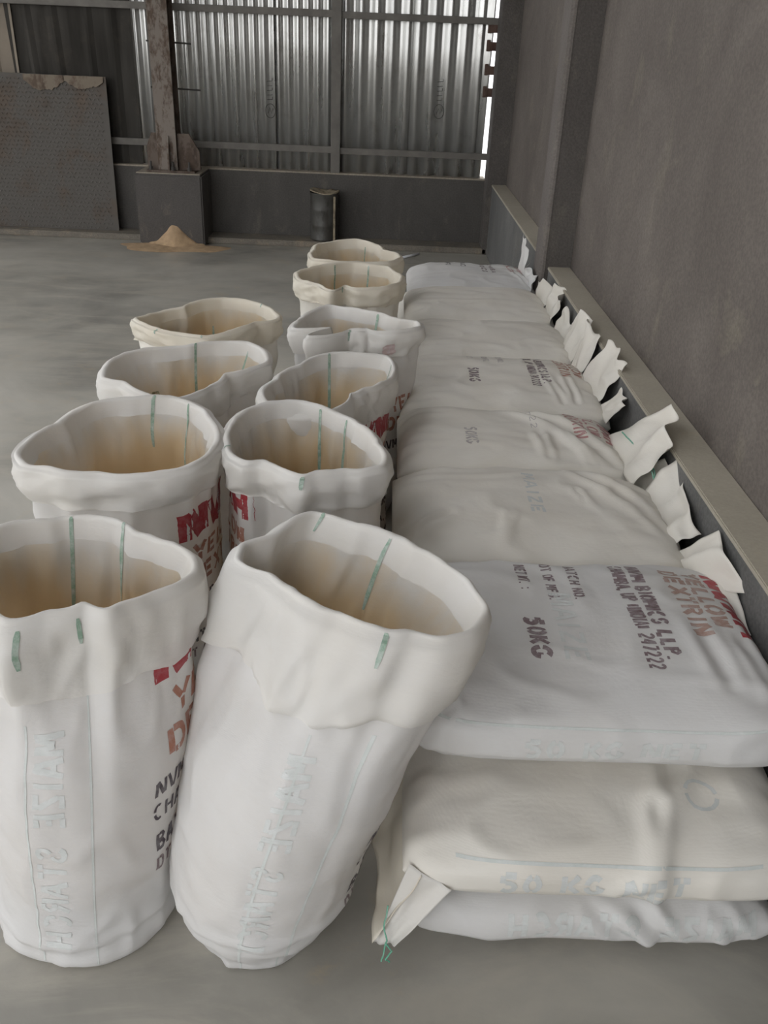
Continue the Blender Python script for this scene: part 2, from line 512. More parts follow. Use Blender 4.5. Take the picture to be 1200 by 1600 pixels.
for (xa, xb, z) in ((-2.0, -1.64, 1.535), (-1.99, -1.585, 1.20)):
    bm = bmesh.new()
    tube(bm, [(xa + 1.83, 0.12, z - LZ), (xb + 1.83, 0.12, z - LZ - 0.01)], 0.007, 6)
    bm_obj('tie_rod', bm, 'rod', ct)

# ------------------------------------------------------------------ leaning tread plate
tp = empty('tread_plate', (-2.92, 7.86, 0.052))
tag(tp, 'large rusted tread plate leaning against the back wall', 'steel plate')
tp.rotation_euler = (-math.atan2(0.12, 1.22), 0, 0)
W2, HH = 0.545, 1.215
bm = bmesh.new()
g = []
nx, nz = 40, 30
for j in range(nz + 1):
    row = []
    for i in range(nx + 1):
        x = -W2 - 0.15 + (2 * W2 + 0.15) * i / nx
        z = HH * j / nz
        e = 0.0
        if j == nz:
            e = 0.008 * noise.noise(Vector((x * 9, 0, 1)))
        row.append(bm.verts.new((x - 0.015 * z + 0.012, 0, z + e)))
    g.append(row)
for j in range(nz):
    for i in range(nx):
        bm.faces.new((g[j][i], g[j][i + 1], g[j + 1][i + 1], g[j + 1][i]))
po = bm_obj('plate', bm, 'tread', tp)
po.modifiers.new('thickness', 'SOLIDIFY').thickness = 0.008
vs, fs = [], []
k = 0
st = 0.034
for j in range(int(HH / st)):
    for i in range(int((2 * W2 + 0.13) / st)):
        x = -W2 - 0.13 + i * st + (st / 2 if j % 2 else 0)
        z = 0.02 + j * st
        if z > HH - 0.02 or x > W2 - 0.02:
            continue
        a = PI / 4 if (i + j) % 2 else -PI / 4
        c, s = math.cos(a), math.sin(a)
        L, Wd = 0.014, 0.0045
        b0 = len(vs)
        for (u, v, h) in ((-L, 0, 0), (0, -Wd, 0), (L, 0, 0), (0, Wd, 0), (0, 0, -0.0025)):
            vs.append((x + u * c - v * s - 0.015 * z, -0.009 + h, z + u * s + v * c))
        fs += [(b0, b0 + 1, b0 + 4), (b0 + 1, b0 + 2, b0 + 4), (b0 + 2, b0 + 3, b0 + 4), (b0 + 3, b0, b0 + 4)]
M['tread_worn'] = rust_mat('worn_tread_lozenges', (0.135, 0.125, 0.11), (0.11, 0.08, 0.058), 0.56, 0.5, 2.2, (1, 1, 1), 0.1)
tr = mesh_obj('raised_tread', vs, fs, 'tread_worn', tp)
tr['kind'] = 'stuff'
# worn dusty patch along the top edge
def worn(x0, x1, dz):
    vs, fs = [], []
    n = 48
    for i in range(n + 1):
        x = x0 + (x1 - x0) * i / n
        d = dz * (0.35 + 0.65 * math.sin(PI * i / n)) * (0.8 + 0.35 * noise.noise(Vector((x * 7, 3, 2))) + 0.15 * noise.noise(Vector((x * 40, 3, 2))))
        vs += [(x, -0.0135, HH - 0.004), (x, -0.0135, HH - 0.004 - d)]
    for i in range(n):
        fs.append((2 * i, 2 * i + 1, 2 * i + 3, 2 * i + 2))
    o = mesh_obj('worn_patch', vs, fs, 'tread_dust', tp)
    o.modifiers.new('thickness', 'SOLIDIFY').thickness = 0.004
worn(-0.14, 0.20, 0.15)
worn(0.18, 0.52, 0.12)
worn(-0.62, -0.38, 0.09)

# ------------------------------------------------------------------ tin drum by the wall
dr = empty('tin_drum', (-0.555, 7.865, 0.05))
tag(dr, 'small grimy dark tin drum with a torn dusty lid by the back wall', 'drum')
bm = bmesh.new()
prof = [(0.0, 0.002), (0.118, 0.002), (0.124, 0.012), (0.120, 0.02), (0.121, 0.12), (0.124, 0.13), (0.121, 0.14), (0.121, 0.25), (0.124, 0.26), (0.121, 0.27), (0.120, 0.375), (0.126, 0.385), (0.126, 0.395)]
SEG = 40
rings = []
for r, z in prof:
    rings.append([bm.verts.new((max(r, 0.0005) * math.cos(2 * PI * k / SEG) * (1 + 0.03 * noise.noise(Vector((k * 0.4, z * 8, 0)))), max(r, 0.0005) * math.sin(2 * PI * k / SEG), z)) for k in range(SEG)])
for a, b in zip(rings, rings[1:]):
    for k in range(SEG):
        bm.faces.new((a[k], a[(k + 1) % SEG], b[(k + 1) % SEG], b[k]))
bm_obj('body', bm, 'can', dr, True)
bm = bmesh.new()
tr_ = []
for r, dz in ((0.127, -0.006), (0.127, 0.004), (0.10, 0.0), (0.05, -0.012), (0.0006, -0.015)):
    tr_.append([bm.verts.new((r * math.cos(2 * PI * k / SEG), r * math.sin(2 * PI * k / SEG),
               0.397 + dz + (0.035 * max(0, noise.noise(Vector((math.cos(2 * PI * k / SEG) * 1.6, math.sin(2 * PI * k / SEG) * 1.6, 4.2)))) + 0.02 * max(0, -math.cos(2 * PI * k / SEG))) * (r / 0.127))) for k in range(SEG)])
for a, b in zip(tr_, tr_[1:]):
    for k in range(SEG):
        bm.faces.new((a[k], a[(k + 1) % SEG], b[(k + 1) % SEG], b[k]))
bm_obj('torn_lid', bm, 'can_rim', dr, True)
bm = bmesh.new()
add_box(bm, 0.082, 0.10, -0.098, -0.088, 0.01, 0.375, 0.002)
bm_obj('side_seam', bm, 'can_rim', dr)

# ------------------------------------------------------------------ spilled powder
vs, fs = [], []
nr, na = 26, 72
vs.append((0, 0, 0.0))
for i in range(1, nr + 1):
    for k in range(na):
        a = 2 * PI * k / na
        rr = (i / nr) * (0.42 + 0.10 * noise.noise(Vector((math.cos(a) * 1.7, math.sin(a) * 1.7, 9))))
        x, y = rr * math.cos(a) * 1.05, rr * math.sin(a) * 0.62
        z = 0.025 * max(0, 1 - i / nr) ** 0.8 + 0.006 * noise.noise(Vector((x * 14, y * 14, 0))) * (1 - i / nr)
        vs.append((x, min(y, 0.046), z))
vs[0] = (0, 0, 0.03)
for k in range(na):
    fs.append((0, 1 + k, 1 + (k + 1) % na))
for i in range(nr - 1):
    for k in range(na):
        a = 1 + i * na
        fs.append((a + k, a + na + k, a + na + (k + 1) % na, a + (k + 1) % na))
pile = empty('powder_pile', (-1.83, 7.55, 0.001))
tag(pile, 'spilled beige powder heaped at the foot of the concrete pedestal', 'powder')
mesh_obj('spread', vs, fs, 'powder_spill', pile, True)
# heap leaning on the pedestal face
vs, fs = [], []
nu, nv = 44, 20
for j in range(nv + 1):
    for i in range(nu + 1):
        u = -1 + 2 * i / nu
        v = j / nv
        top = (0.115 * math.exp(-((u + 0.05) / 0.36) ** 2) + 0.05 * (1 - u * u)) * (1 + 0.25 * noise.noise(Vector((u * 4, 1, 5))))
        x = u * 0.27
        y = 0.047 - v * (0.10 + 0.06 * (1 - abs(u)))
        z = top * (1 - v) ** 1.15 + 0.010 * noise.noise(Vector((x * 20, y * 20, 2))) * (1 - v)
        vs.append((x + 0.03, y, max(z, 0.0)))
for j in range(nv):
    for i in range(nu):
        a = j * (nu + 1) + i
        fs.append((a, a + 1, a + nu + 2, a + nu + 1))
mesh_obj('heap', vs, fs, 'powder_spill', pile, True)

# thin white tube imitating a specular glint on the floor
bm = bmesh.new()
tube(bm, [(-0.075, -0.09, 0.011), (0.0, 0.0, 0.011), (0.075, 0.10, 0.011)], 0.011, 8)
stp = bm_obj('floor_glint', bm, 'strip', None, True, (0.20, 7.52, 0.0))
tag(stp, 'thin white strip imitating a glint on the floor behind the farthest sacks', 'strip')

# ------------------------------------------------------------------ stencil lettering
def arc(cx, cy, rx, ry, a0, a1, n=7):
    return [(cx + rx * math.cos(math.radians(a0 + (a1 - a0) * k / n)), cy + ry * math.sin(math.radians(a0 + (a1 - a0) * k / n))) for k in range(n + 1)]
GL = {
 'A': [[(0.08, 0), (0.44, 0.95)], [(0.56, 1), (0.92, 0)], [(0.32, 0.33), (0.66, 0.33)]],
 'B': [[(0.12, 0), (0.12, 1)], [(0.3, 0.95), (0.6, 0.95), (0.78, 0.78), (0.62, 0.56), (0.3, 0.54)], [(0.3, 0.44), (0.66, 0.44), (0.86, 0.24), (0.64, 0.05), (0.3, 0.05)]],
 'C': [arc(0.52, 0.5, 0.4, 0.46, 60, 170), arc(0.52, 0.5, 0.4, 0.46, 190, 300)],
 'D': [[(0.12, 0), (0.12, 1)], [(0.3, 0.95), (0.55, 0.95)] + arc(0.5, 0.5, 0.36, 0.45, 70, -70) + [(0.3, 0.05)]],
 'E': [[(0.14, 0), (0.14, 1)], [(0.32, 0.94), (0.85, 0.94)], [(0.32, 0.5), (0.72, 0.5)], [(0.32, 0.06), (0.85, 0.06)]],
 'F': [[(0.14, 0), (0.14, 1)], [(0.32, 0.94), (0.85, 0.94)], [(0.32, 0.5), (0.72, 0.5)]],
 'G': [arc(0.5, 0.5, 0.4, 0.46, 50, 170), arc(0.5, 0.5, 0.4, 0.46, 190, 320) + [(0.86, 0.42)], [(0.58, 0.42), (0.72, 0.42)]],
 'H': [[(0.14, 0), (0.14, 1)], [(0.86, 0), (0.86, 1)], [(0.3, 0.5), (0.7, 0.5)]],
 'I': [[(0.5, 0), (0.5, 1)]],
 'K': [[(0.14, 0), (0.14, 1)], [(0.85, 1), (0.34, 0.5)], [(0.44, 0.44), (0.88, 0)]],
 'L': [[(0.16, 0.0), (0.16, 1)], [(0.34, 0.06), (0.86, 0.06)]],
 'M': [[(0.08, 0), (0.08, 1)], [(0.22, 0.96), (0.47, 0.3)], [(0.55, 0.3), (0.78, 0.96)], [(0.92, 0), (0.92, 1)]],
 'N': [[(0.12, 0), (0.12, 0.92)], [(0.22, 0.98), (0.76, 0.04)], [(0.88, 0.08), (0.88, 1)]],
 'O': [arc(0.5, 0.5, 0.4, 0.46, 100, 260), arc(0.5, 0.5, 0.4, 0.46, 80, -80)],
 'P': [[(0.14, 0), (0.14, 1)], [(0.32, 0.95), (0.62, 0.95), (0.84, 0.74), (0.62, 0.5), (0.32, 0.5)]],
 'R': [[(0.14, 0), (0.14, 1)], [(0.32, 0.95), (0.62, 0.95), (0.82, 0.75), (0.62, 0.54), (0.32, 0.54)], [(0.5, 0.44), (0.88, 0)]],
 'S': [arc(0.5, 0.74, 0.34, 0.23, 20, 250), arc(0.5, 0.26, 0.34, 0.23, 70, -160)],
 'T': [[(0.5, 0), (0.5, 0.84)], [(0.06, 0.95), (0.42, 0.95)], [(0.58, 0.95), (0.94, 0.95)]],
 'U': [[(0.14, 1), (0.14, 0.32), (0.3, 0.06), (0.44, 0.05)], [(0.56, 0.05), (0.7, 0.06), (0.86, 0.32), (0.86, 1)]],
 'V': [[(0.06, 1), (0.42, 0.04)], [(0.58, 0.0), (0.94, 1)]],
 'W': [[(0.03, 1), (0.25, 0.03)], [(0.33, 0.1), (0.49, 0.9)], [(0.55, 0.9), (0.7, 0.06)], [(0.78, 0.06), (0.97, 1)]],
 'X': [[(0.08, 0), (0.92, 1)], [(0.08, 1), (0.42, 0.6)], [(0.6, 0.4), (0.92, 0)]],
 'Y': [[(0.5, 0), (0.5, 0.42)], [(0.06, 1), (0.42, 0.52)], [(0.58, 0.52), (0.94, 1)]],
 'Z': [[(0.1, 0.94), (0.9, 0.94)], [(0.84, 0.84), (0.16, 0.16)], [(0.1, 0.06), (0.9, 0.06)]],
 '0': [arc(0.5, 0.5, 0.34, 0.46, 100, 260), arc(0.5, 0.5, 0.34, 0.46, 80, -80)],
 '2': [arc(0.5, 0.7, 0.34, 0.27, 160, -20) + [(0.2, 0.14)], [(0.16, 0.05), (0.88, 0.05)]],
 '4': [[(0.66, 0), (0.66, 1)], [(0.52, 0.95), (0.12, 0.34), (0.54, 0.3)]],
 '5': [[(0.3, 0.95), (0.84, 0.95)], [(0.2, 0.92), (0.2, 0.56)], arc(0.46, 0.32, 0.36, 0.28, 110, -140)],
 '7': [[(0.1, 0.95), (0.88, 0.95)], [(0.84, 0.84), (0.36, 0)]],
 '.': [[(0.4, 0.0), (0.4, 0.16)]], ',': [[(0.4, -0.12), (0.46, 0.14)]], ':': [[(0.4, 0.1), (0.4, 0.26)], [(0.4, 0.6), (0.4, 0.76)]],
 '(': [arc(0.9, 0.5, 0.45, 0.6, 140, 220)], ')': [arc(0.1, 0.5, 0.45, 0.6, 40, -40)],
}

def text_strips(text, length, height, thick=0.2, seed=0, smudge=0.0, mirror=False):
    """list of ribbons in text space (u right, v up), each a list of (left, right) point pairs"""
    rnd = random.Random(seed)
    narrow = {'I': 0.5, '.': 0.5, ',': 0.5, ':': 0.5, '(': 0.55, ')': 0.55, ' ': 0.6}
    adv = [narrow.get(c, 1.0) + 0.18 for c in text]
    unit = length / sum(adv)
    out = []
    x = 0.0
    for c, a in zip(text, adv):
        w = (a - 0.18) * unit
        for line in GL.get(c, []):
            th = thick * min(unit, height) * 0.5 * (1.0 + smudge * rnd.random())
            pts = []
            for (p, q) in zip(line, line[1:]):
                d = math.hypot((q[0] - p[0]) * w, (q[1] - p[1]) * height)
                n = max(1, int(d / 0.007))
                for k in range(n):
                    pts.append((x + (p[0] + (q[0] - p[0]) * k / n) * w, (p[1] + (q[1] - p[1]) * k / n) * height))
            pts.append((x + line[-1][0] * w, line[-1][1] * height))
            rib = []
            for i, p in enumerate(pts):
                t = (pts[min(i + 1, len(pts) - 1)][0] - pts[max(i - 1, 0)][0], pts[min(i + 1, len(pts) - 1)][1] - pts[max(i - 1, 0)][1])
                l = math.hypot(*t) or 1
                nx_, ny_ = -t[1] / l, t[0] / l
                j1 = th * (1 + 0.14 * (rnd.random() - 0.5))
                j2 = th * (1 + 0.14 * (rnd.random() - 0.5))
                rib.append(((p[0] + nx_ * j1, p[1] + ny_ * j1), (p[0] - nx_ * j2, p[1] - ny_ * j2)))
            out.append(rib)
        x += a * unit
    if mirror:
        out = [[((length - a[0], a[1]), (length - b[0], b[1])) for a, b in rib] for rib in out]
    return out

class Skin:
    """the finished sack surface, to lay flat print onto it"""
    def __init__(s, obj):
        me = obj.data
        s.co = [v.co.copy() for v in me.vertices]
        s.no = [v.normal.copy() for v in me.vertices]
        s.polys = [tuple(p.vertices) for p in me.polygons]
        s.bvh = BVHTree.FromPolygons(s.co, s.polys)
    def at(s, p, off=0.0007):
        co, n, i, d = s.bvh.find_nearest(p)
        ids = s.polys[i]
        if len(ids) > 4:
            return co + n * off, n
        w = poly_3d_calc([s.co[k] for k in ids], co)
        nn = Vector((0, 0, 0))
        for k, t in zip(ids, w):
            nn += s.no[k] * t
        nn.normalize()
        return co + nn * off, nn

def letter_mesh(name, lines, place, mat, parent, skin):
    """lines: ribbons in text space; place(u, v) -> point near the sack surface (or None)"""
    vs, fs, ns = [], [], []
    for rib in lines:
        prev = None
        for a, b in rib:
            pa, pb = place(*a), place(*b)
            if pa is None or pb is None:
                prev = None
                continue
            for p in (pa, (pa + pb) / 2, pb):
                c, n = skin.at(p)
                vs.append(c); ns.append(n)
            i = len(vs) - 3
            if prev is not None:
                for q in (0, 1):
                    f = (prev + q, prev + q + 1, i + q + 1, i + q)
                    nf = (vs[f[1]] - vs[f[0]]).cross(vs[f[2]] - vs[f[0]])
                    fs.append(f if nf.dot(ns[f[0]]) > 0 else f[::-1])
            prev = i
    if not fs:
        return None
    o = mesh_obj(name, vs, fs, mat, parent, True)
    o.data.normals_split_custom_set_from_vertices([tuple(n) for n in ns])
    if name != 'woven_stripe':
        o['kind'] = 'stuff'
        o['label'] = {'ink_red': 'bold red stencilled letters', 'ink_brown': 'red-brown stencilled letters', 'ink_tan': 'brown stencilled letters', 'ink_purple': 'dark purple stencilled letters',
                      'ink_black': 'black stencilled letters', 'ink_pink': 'faded red stencilled letters', 'ink_grey': 'worn grey stencilled letters', 'ink_faint': 'pale letters showing through the cloth'}[mat]
    return o

# ------------------------------------------------------------------ lying filled sacks
def spow(v, e):
    return math.copysign(abs(v) ** e, v)

class Lying:
    def __init__(s, x0, x1, y0, y1, z0, z1, seed, sag=0.0, tilt=0.0):
        s.x0, s.x1, s.y0, s.y1, s.z0, s.z1, s.seed, s.tilt = x0, x1, y0, y1, z0, z1, seed, tilt
        s.e = 0.72
        s.pe = 6.0
        s.creases = []
    def section(s, q):
        """q in [-1,1] along the sack: half width, half height"""
        w = (s.y1 - s.y0) / 2 * (1 - 0.10 * abs(q) ** 6)
        h = (s.z1 - s.z0) / 2 * max(0.0, 1 - abs(q) ** s.pe) ** 0.55
        return w, h + 0.006
    def center(s, q):
        return (s.y0 + s.y1) / 2 + s.tilt * q, (s.z0 + s.z1) / 2 - 0.012 * abs(q) ** 4
    def rough(s, x, y, z, q):
        k = s.seed * 7.3
        d = 0.012 * noise.noise(Vector((x * 4.0, y * 4.0, z * 4 + k)))
        d += 0.004 * noise.noise(Vector((x * 9, y * 16, z * 14 + k)))
        end = max(0.0, (abs(q) - 0.45) / 0.55)
        d += 0.011 * end * noise.noise(Vector((x * 5, y * 26, z * 24 + k)))
        r = 1 - abs(noise.noise(Vector((x * 5 + y * 4, y * 8 - x * 3, z * 6 + k + 5))))
        d += 0.005 * (max(0, r - 0.70) / 0.3)
        P = Vector((x, y, z))
        for (a, b, wd, dp) in s.creases:
            ab = b - a
            u = min(1.0, max(0.0, (P - a).dot(ab) / ab.length_squared))
            e = (P - a - ab * u).length / wd
            if e < 4:
                m = math.sin(PI * (0.12 + 0.76 * u))
                d += dp * m * (1.1 * math.exp(-(e - 1.9) ** 2) - 1.4 * math.exp(-e * e))
        return d
    def top(s, x, y, off=0.0022):
        """point on the upper surface above x,y"""
        q = (2 * x - s.x0 - s.x1) / (s.x1 - s.x0)
        if abs(q) > 0.985:
            return None
        w, h = s.section(q)
        yc, zc = s.center(q)
        t = abs((y - yc) / w)
        if t >= 0.995:
            return None
        z = zc + h * (1 - t ** (2 / s.e)) ** (s.e / 2)
        return s.push(x, y, z, q, off)
    def front(s, x, z, off=0.0028):
        q = (2 * x - s.x0 - s.x1) / (s.x1 - s.x0)
        if abs(q) > 0.985:
            return None
        w, h = s.section(q)
        yc, zc = s.center(q)
        t = abs((z - zc) / h)
        if t >= 0.995:
            return None
        y = yc - w * (1 - t ** (2 / s.e)) ** (s.e / 2)
        return s.push(x, y, z, q, off)
    def push(s, x, y, z, q, off=0.0):
        w, h = s.section(q)
        yc, zc = s.center(q)
        ny = spow((y - yc) / w, 2 / s.e - 1) / w
        nz = spow((z - zc) / h, 2 / s.e - 1) / h
        l = math.hypot(ny, nz) or 1
        ny, nz = ny / l, nz / l
        d = s.rough(x, y, z, q) * (1.0 if nz > -0.3 else 0.25) + off
        zz = z + nz * d
        return Vector((x, y + ny * d, max(zz, s.z0 - 0.004)))
    def build(s, name, mat, label, group):
        root = empty(name, ((s.x0 + s.x1) / 2, (s.y0 + s.y1) / 2, s.z0))
        s.root = root
        s.o = Vector(root.location)
        tag(root, label, 'sack', group)
        na, nq = (52, 44) if 'hidden' in label else (128, 132)
        vs, fs = [], []
        for j in range(nq + 1):
            q = -math.cos(PI * j / nq)
            q = 0.55 * q + 0.45 * (-1 + 2 * j / nq)
            x = (s.x0 + s.x1) / 2 + q * (s.x1 - s.x0) / 2
            w, h = s.section(q)
            yc, zc = s.center(q)
            for k in range(na):
                a = 2 * PI * k / na
                y = yc + w * spow(math.cos(a), s.e)
                z = zc + h * spow(math.sin(a), s.e)
                vs.append(s.push(x, y, z, q) - s.o)
        for j in range(nq):
            for k in range(na):
                a = j * na
                fs.append((a + k, a + (k + 1) % na, a + na + (k + 1) % na, a + na + k))
        fs.append(tuple(range(na))[::-1])
        fs.append(tuple(nq * na + k for k in range(na)))
        s.bodyo = mesh_obj('sack_body', vs, fs, mat, root, True)
        s.skin = Skin(s.bodyo)
        return root
    def print_top(s, text, xbase, ystart, length, height, mat, seed=0, thick=0.2, smudge=0.0, name='printed_lettering'):
        """text reading from the back towards the front, letter tops towards +x"""
        st = text_strips(text, length, height, thick, seed, smudge)
        def place(u, v):
            p = s.top(xbase + v, ystart - u)
            return None if p is None else p - s.o
        return letter_mesh(name, st, place, mat, s.bodyo, s.skin)
    def print_front(s, text, xstart, zbase, length, height, mat, seed=0, mirror=True, thick=0.2):
        st = text_strips(text, length, height, thick, seed, 0, mirror)
        def place(u, v):
            p = s.front(xstart + u, zbase + v)
            return None if p is None else p - s.o
        return letter_mesh('faint_lettering', st, place, mat, s.bodyo, s.skin)
    def line_front(s, xa, xb, z, mat, wdt=0.004):
        n = 40
        rib = [((xa + (xb - xa) * i / n, z + wdt / 2), (xa + (xb - xa) * i / n, z - wdt / 2)) for i in range(n + 1)]
        def place(u, v):
            p = s.front(u, v)
            return None if p is None else p - s.o
        return letter_mesh('woven_stripe', [rib], place, mat, s.bodyo, s.skin)

def cloth_patch(name, p00, p10, p01, p11, mat, parent, org, folds=3.0, amp=0.018, jag=0.25, seed=0, nu=30, nv=16, curl=(0, 0, 0)):
    """sheet from base edge p00-p10 to free edge p01-p11 with folds that open towards the free edge"""
    P = [Vector(p) for p in (p00, p10, p01, p11)]
    nrm = (P[1] - P[0]).cross(P[2] - P[0]).normalized()
    vs, fs = [], []
    cu = Vector(curl)
    for j in range(nv + 1):
        for i in range(nu + 1):
            u, v = i / nu, j / nv
            L = 1 + jag * noise.noise(Vector((u * 3.2, seed * 3.7, 0.5)))
            vv = v * L
            a = P[0].lerp(P[1], u)
            b = P[2].lerp(P[3], u)
            p = a + (b - a) * vv
            f = math.asin(math.sin(2 * PI * folds * u + 2.2 * noise.noise(Vector((u * 2, seed, v)))+ seed)) / (PI / 2)
            p += nrm * amp * f * (v ** 0.8 + 0.15)
            p += nrm * amp * 0.7 * noise.noise(Vector((u * 3.5, v * 3, seed * 2.3)))
            p += cu * v * v
            vs.append(p - org)
    for j in range(nv):
        for i in range(nu):
            a = j * (nu + 1) + i
            fs.append((a, a + 1, a + nu + 2, a + nu + 1))
    o = mesh_obj(name, vs, fs, mat, parent, True)
    o.modifiers.new('thickness', 'SOLIDIFY').thickness = 0.0012
    return o

def thread(parent, org, pts, r=0.0016):
    bm = bmesh.new()
    out = []
    for p, q in zip(pts, pts[1:]):
        for k in range(5):
            t = Vector(p).lerp(Vector(q), k / 5)
            out.append(t - org + Vector((0.003 * noise.noise(t * 60), 0.003 * noise.noise(t * 60 + Vector((3, 1, 2))), 0.003 * noise.noise(t * 55))))
    out.append(Vector(pts[-1]) - org)
    tube(bm, out, r, 5)
    return bm_obj('green_thread', bm, 'green_thread', parent)

XR = 0.835
YB = [1.257, 1.865, 2.405, 2.885, 3.485, 4.06, 4.67, 5.27]
top_labels = [
    'filled white sack on top of the stack nearest the camera, printed in brown and purple',
    'plain filled cream sack second from the front on top of the stack',
    'filled sack with a big pointed mouth flap and faded red letters, third from the front',
    'filled sack with dark address lettering and crumpled mouth, fourth from the front of the stack',
    'plain filled sack fifth from the front on top of the stack',
    'plain filled sack sixth from the front, just before the last lying sack',
    'farthest filled sack lying on the stack, white with small dark lettering',
]
tops = []
for i in range(7):
    z1 = [0.505, 0.497, 0.495, 0.495, 0.485, 0.485, 0.480][i]
    x0 = [0.085, 0.045, 0.06, 0.07, 0.085, 0.10, 0.12][i]
    s = Lying(x0, XR + [0.025, -0.01, -0.03, 0.0, 0.0, 0.0, 0.0][i], YB[i] - 0.004, YB[i + 1] + 0.004, 0.328, z1, i + 1, tilt=[0.0, -0.025, -0.02, 0, 0, 0.01, 0.02][i])
    s.pe = [14.0, 6, 6, 7, 7, 7, 6][i]
    s.creases = [(Vector(a), Vector(b), w, d) for a, b, w, d in [
        [((0.16, 1.30, 0.47), (0.13, 1.28, 0.36), 0.010, 0.010), ((0.29, 1.29, 0.46), (0.28, 1.28, 0.38), 0.007, 0.007), ((0.70, 1.55, 0.50), (0.72, 1.36, 0.50), 0.016, 0.006), ((0.79, 1.50, 0.50), (0.80, 1.33, 0.46), 0.014, 0.006)],
        [((0.56, 2.20, 0.50), (0.66, 1.96, 0.46), 0.007, 0.009), ((0.12, 1.98, 0.46), (0.20, 2.04, 0.49), 0.012, 0.010), ((0.36, 2.05, 0.49), (0.33, 1.92, 0.46), 0.010, 0.008), ((0.60, 2.34, 0.49), (0.78, 2.02, 0.46), 0.020, 0.012)],
        [((0.46, 2.86, 0.48), (0.74, 2.46, 0.47), 0.022, 0.014), ((0.52, 2.62, 0.49), (0.53, 2.46, 0.47), 0.012, 0.012), ((0.60, 2.60, 0.49), (0.66, 2.44, 0.46), 0.010, 0.010)],
        [((0.62, 3.20, 0.49), (0.66, 2.95, 0.48), 0.010, 0.006), ((0.70, 3.18, 0.49), (0.71, 2.95, 0.48), 0.010, 0.006)],
        [], [((0.2, 4.3, 0.48), (0.7, 4.34, 0.48), 0.02, 0.006)], [((0.72, 5.0, 0.47), (0.78, 4.80, 0.46), 0.012, 0.010)]][i]]
    s.build('filled_sack', 'sack_white' if i in (0, 6) else 'sack_cream', top_labels[i], 'filled sacks lying on top of the stack')
    tops.append(s)

low = []
for i in range(7):
    dy = -0.20 if i == 0 else 0.0
    for lev, (za, zb) in enumerate(((0.0, 0.163), (0.166, 0.327))):
        ya, yb = YB[i] - 0.01, YB[i + 1] + 0.005
        if i == 0:
            ya, yb = (1.105, 1.75) if lev == 0 else (1.075, 1.75)
        elif i == 1:
            ya = 1.76
        xa, xb = (0.10, 0.835) if lev == 0 else (0.075, 0.845)
        s = Lying(xa, xb, ya, yb, za, zb, 20 + i * 2 + lev)
        if i == 0:
            s.pe = 8.0
            s.creases = [(Vector(a), Vector(b), w, d) for a, b, w, d in (
                [((0.52, 1.12, 0.15), (0.62, 1.10, 0.05), 0.014, 0.008), ((0.70, 1.13, 0.12), (0.77, 1.12, 0.04), 0.014, 0.007), ((0.45, 1.12, 0.13), (0.56, 1.10, 0.03), 0.013, 0.005)]
                if lev == 0 else
                [((0.62, 1.30, 0.33), (0.50, 1.07, 0.22), 0.018, 0.016), ((0.56, 1.20, 0.32), (0.53, 1.08, 0.25), 0.013, 0.010)])]
        if i == 0:
            lab = ['filled white sack lying on the floor at the bottom of the front stack', 'filled cream sack in the middle of the front stack with a drooping stitched corner'][lev]
            grp = 'filled sacks under the front of the stack'
        else:
            nth = ['', 'second', 'third', 'fourth', 'fifth', 'sixth', 'seventh'][i]
            lab = 'filled sack hidden %s the %s lying sack from the front' % (['on the floor under', 'in the middle under'][lev], nth)
            grp = 'filled sacks hidden in the lower layers'
        s.build('filled_sack', 'sack_white' if (i == 0 and lev == 0) else 'sack_cream', lab, grp)
        low.append(s)
bot, mid = low[0], low[1]

# lettering on the lying sacks
def full_print(s, y0, cols, skip=(), sm=0.0, seed=0, sc=1.0, dx=0.0):
    rows = [('NVNH', 0.795, 0.30, 0.052, 0.34, 0), ('YELLOW', 0.744, 0.265, 0.040, 0.24, 1), ('DEXTRIN', 0.690, 0.30, 0.042, 0.24, 2),
            ('NVM BIOMICS LLP.', 0.608, 0.385, 0.032, 0.34, 3), ('CHAMBA, UP (INDIA) 247222', 0.566, 0.41, 0.032, 0.36, 3),
            ('BATCH NO.', 0.458, 0.17, 0.024, 0.26, 4), ('DT OF MFG.', 0.400, 0.17, 0.024, 0.26, 4), ('NET WT. :', 0.338, 0.13, 0.026, 0.3, 4)]
    for k, (t, xb, ln, h, th, c) in enumerate(rows):
        if k in skip or cols[c] is None:
            continue
        s.print_top(t, xb + dx, y0, ln * sc, h, cols[c], seed + k, th, sm)
    if 8 not in skip:
        s.print_top('50KG', 0.332 + dx, y0 - 0.24 * sc, 0.15 * sc, 0.038, cols[5], seed + 9, 0.30, sm)
full_print(tops[0], 1.80, ['ink_red', 'ink_tan', 'ink_tan', 'ink_purple', 'ink_purple', 'ink_purple'], sm=0.45, seed=1)
full_print(tops[3], 3.47, ['ink_brown', 'ink_brown', 'ink_brown', 'ink_purple', 'ink_grey', 'ink_purple'], seed=20)
full_print(tops[2], 2.84, ['ink_pink', 'ink_pink', 'ink_pink', None, 'ink_grey', 'ink_grey'], skip=(5, 6, 7), seed=40, dx=-0.055, sc=0.85)
tops[2].print_top('74 22', 0.50, 2.84, 0.20, 0.02, 'ink_grey', 45, 0.12)
tops[6].print_top('MFG', 0.34, 5.18, 0.16, 0.03, 'ink_black', 60, 0.26)
tops[6].print_top('NO.', 0.43, 5.18, 0.16, 0.03, 'ink_black', 61, 0.26)
tops[6].print_top('BIOMICS', 0.545, 5.22, 0.30, 0.026, 'ink_purple', 62, 0.36)
tops[6].print_top('CHAMBA', 0.595, 5.22, 0.30, 0.024, 'ink_purple', 63, 0.3)
tops[6].print_top('YELLOW', 0.70, 5.22, 0.26, 0.03, 'ink_pink', 64, 0.26)
tops[6].print_top('DEXTRIN', 0.755, 5.22, 0.22, 0.03, 'ink_pink', 65, 0.26)
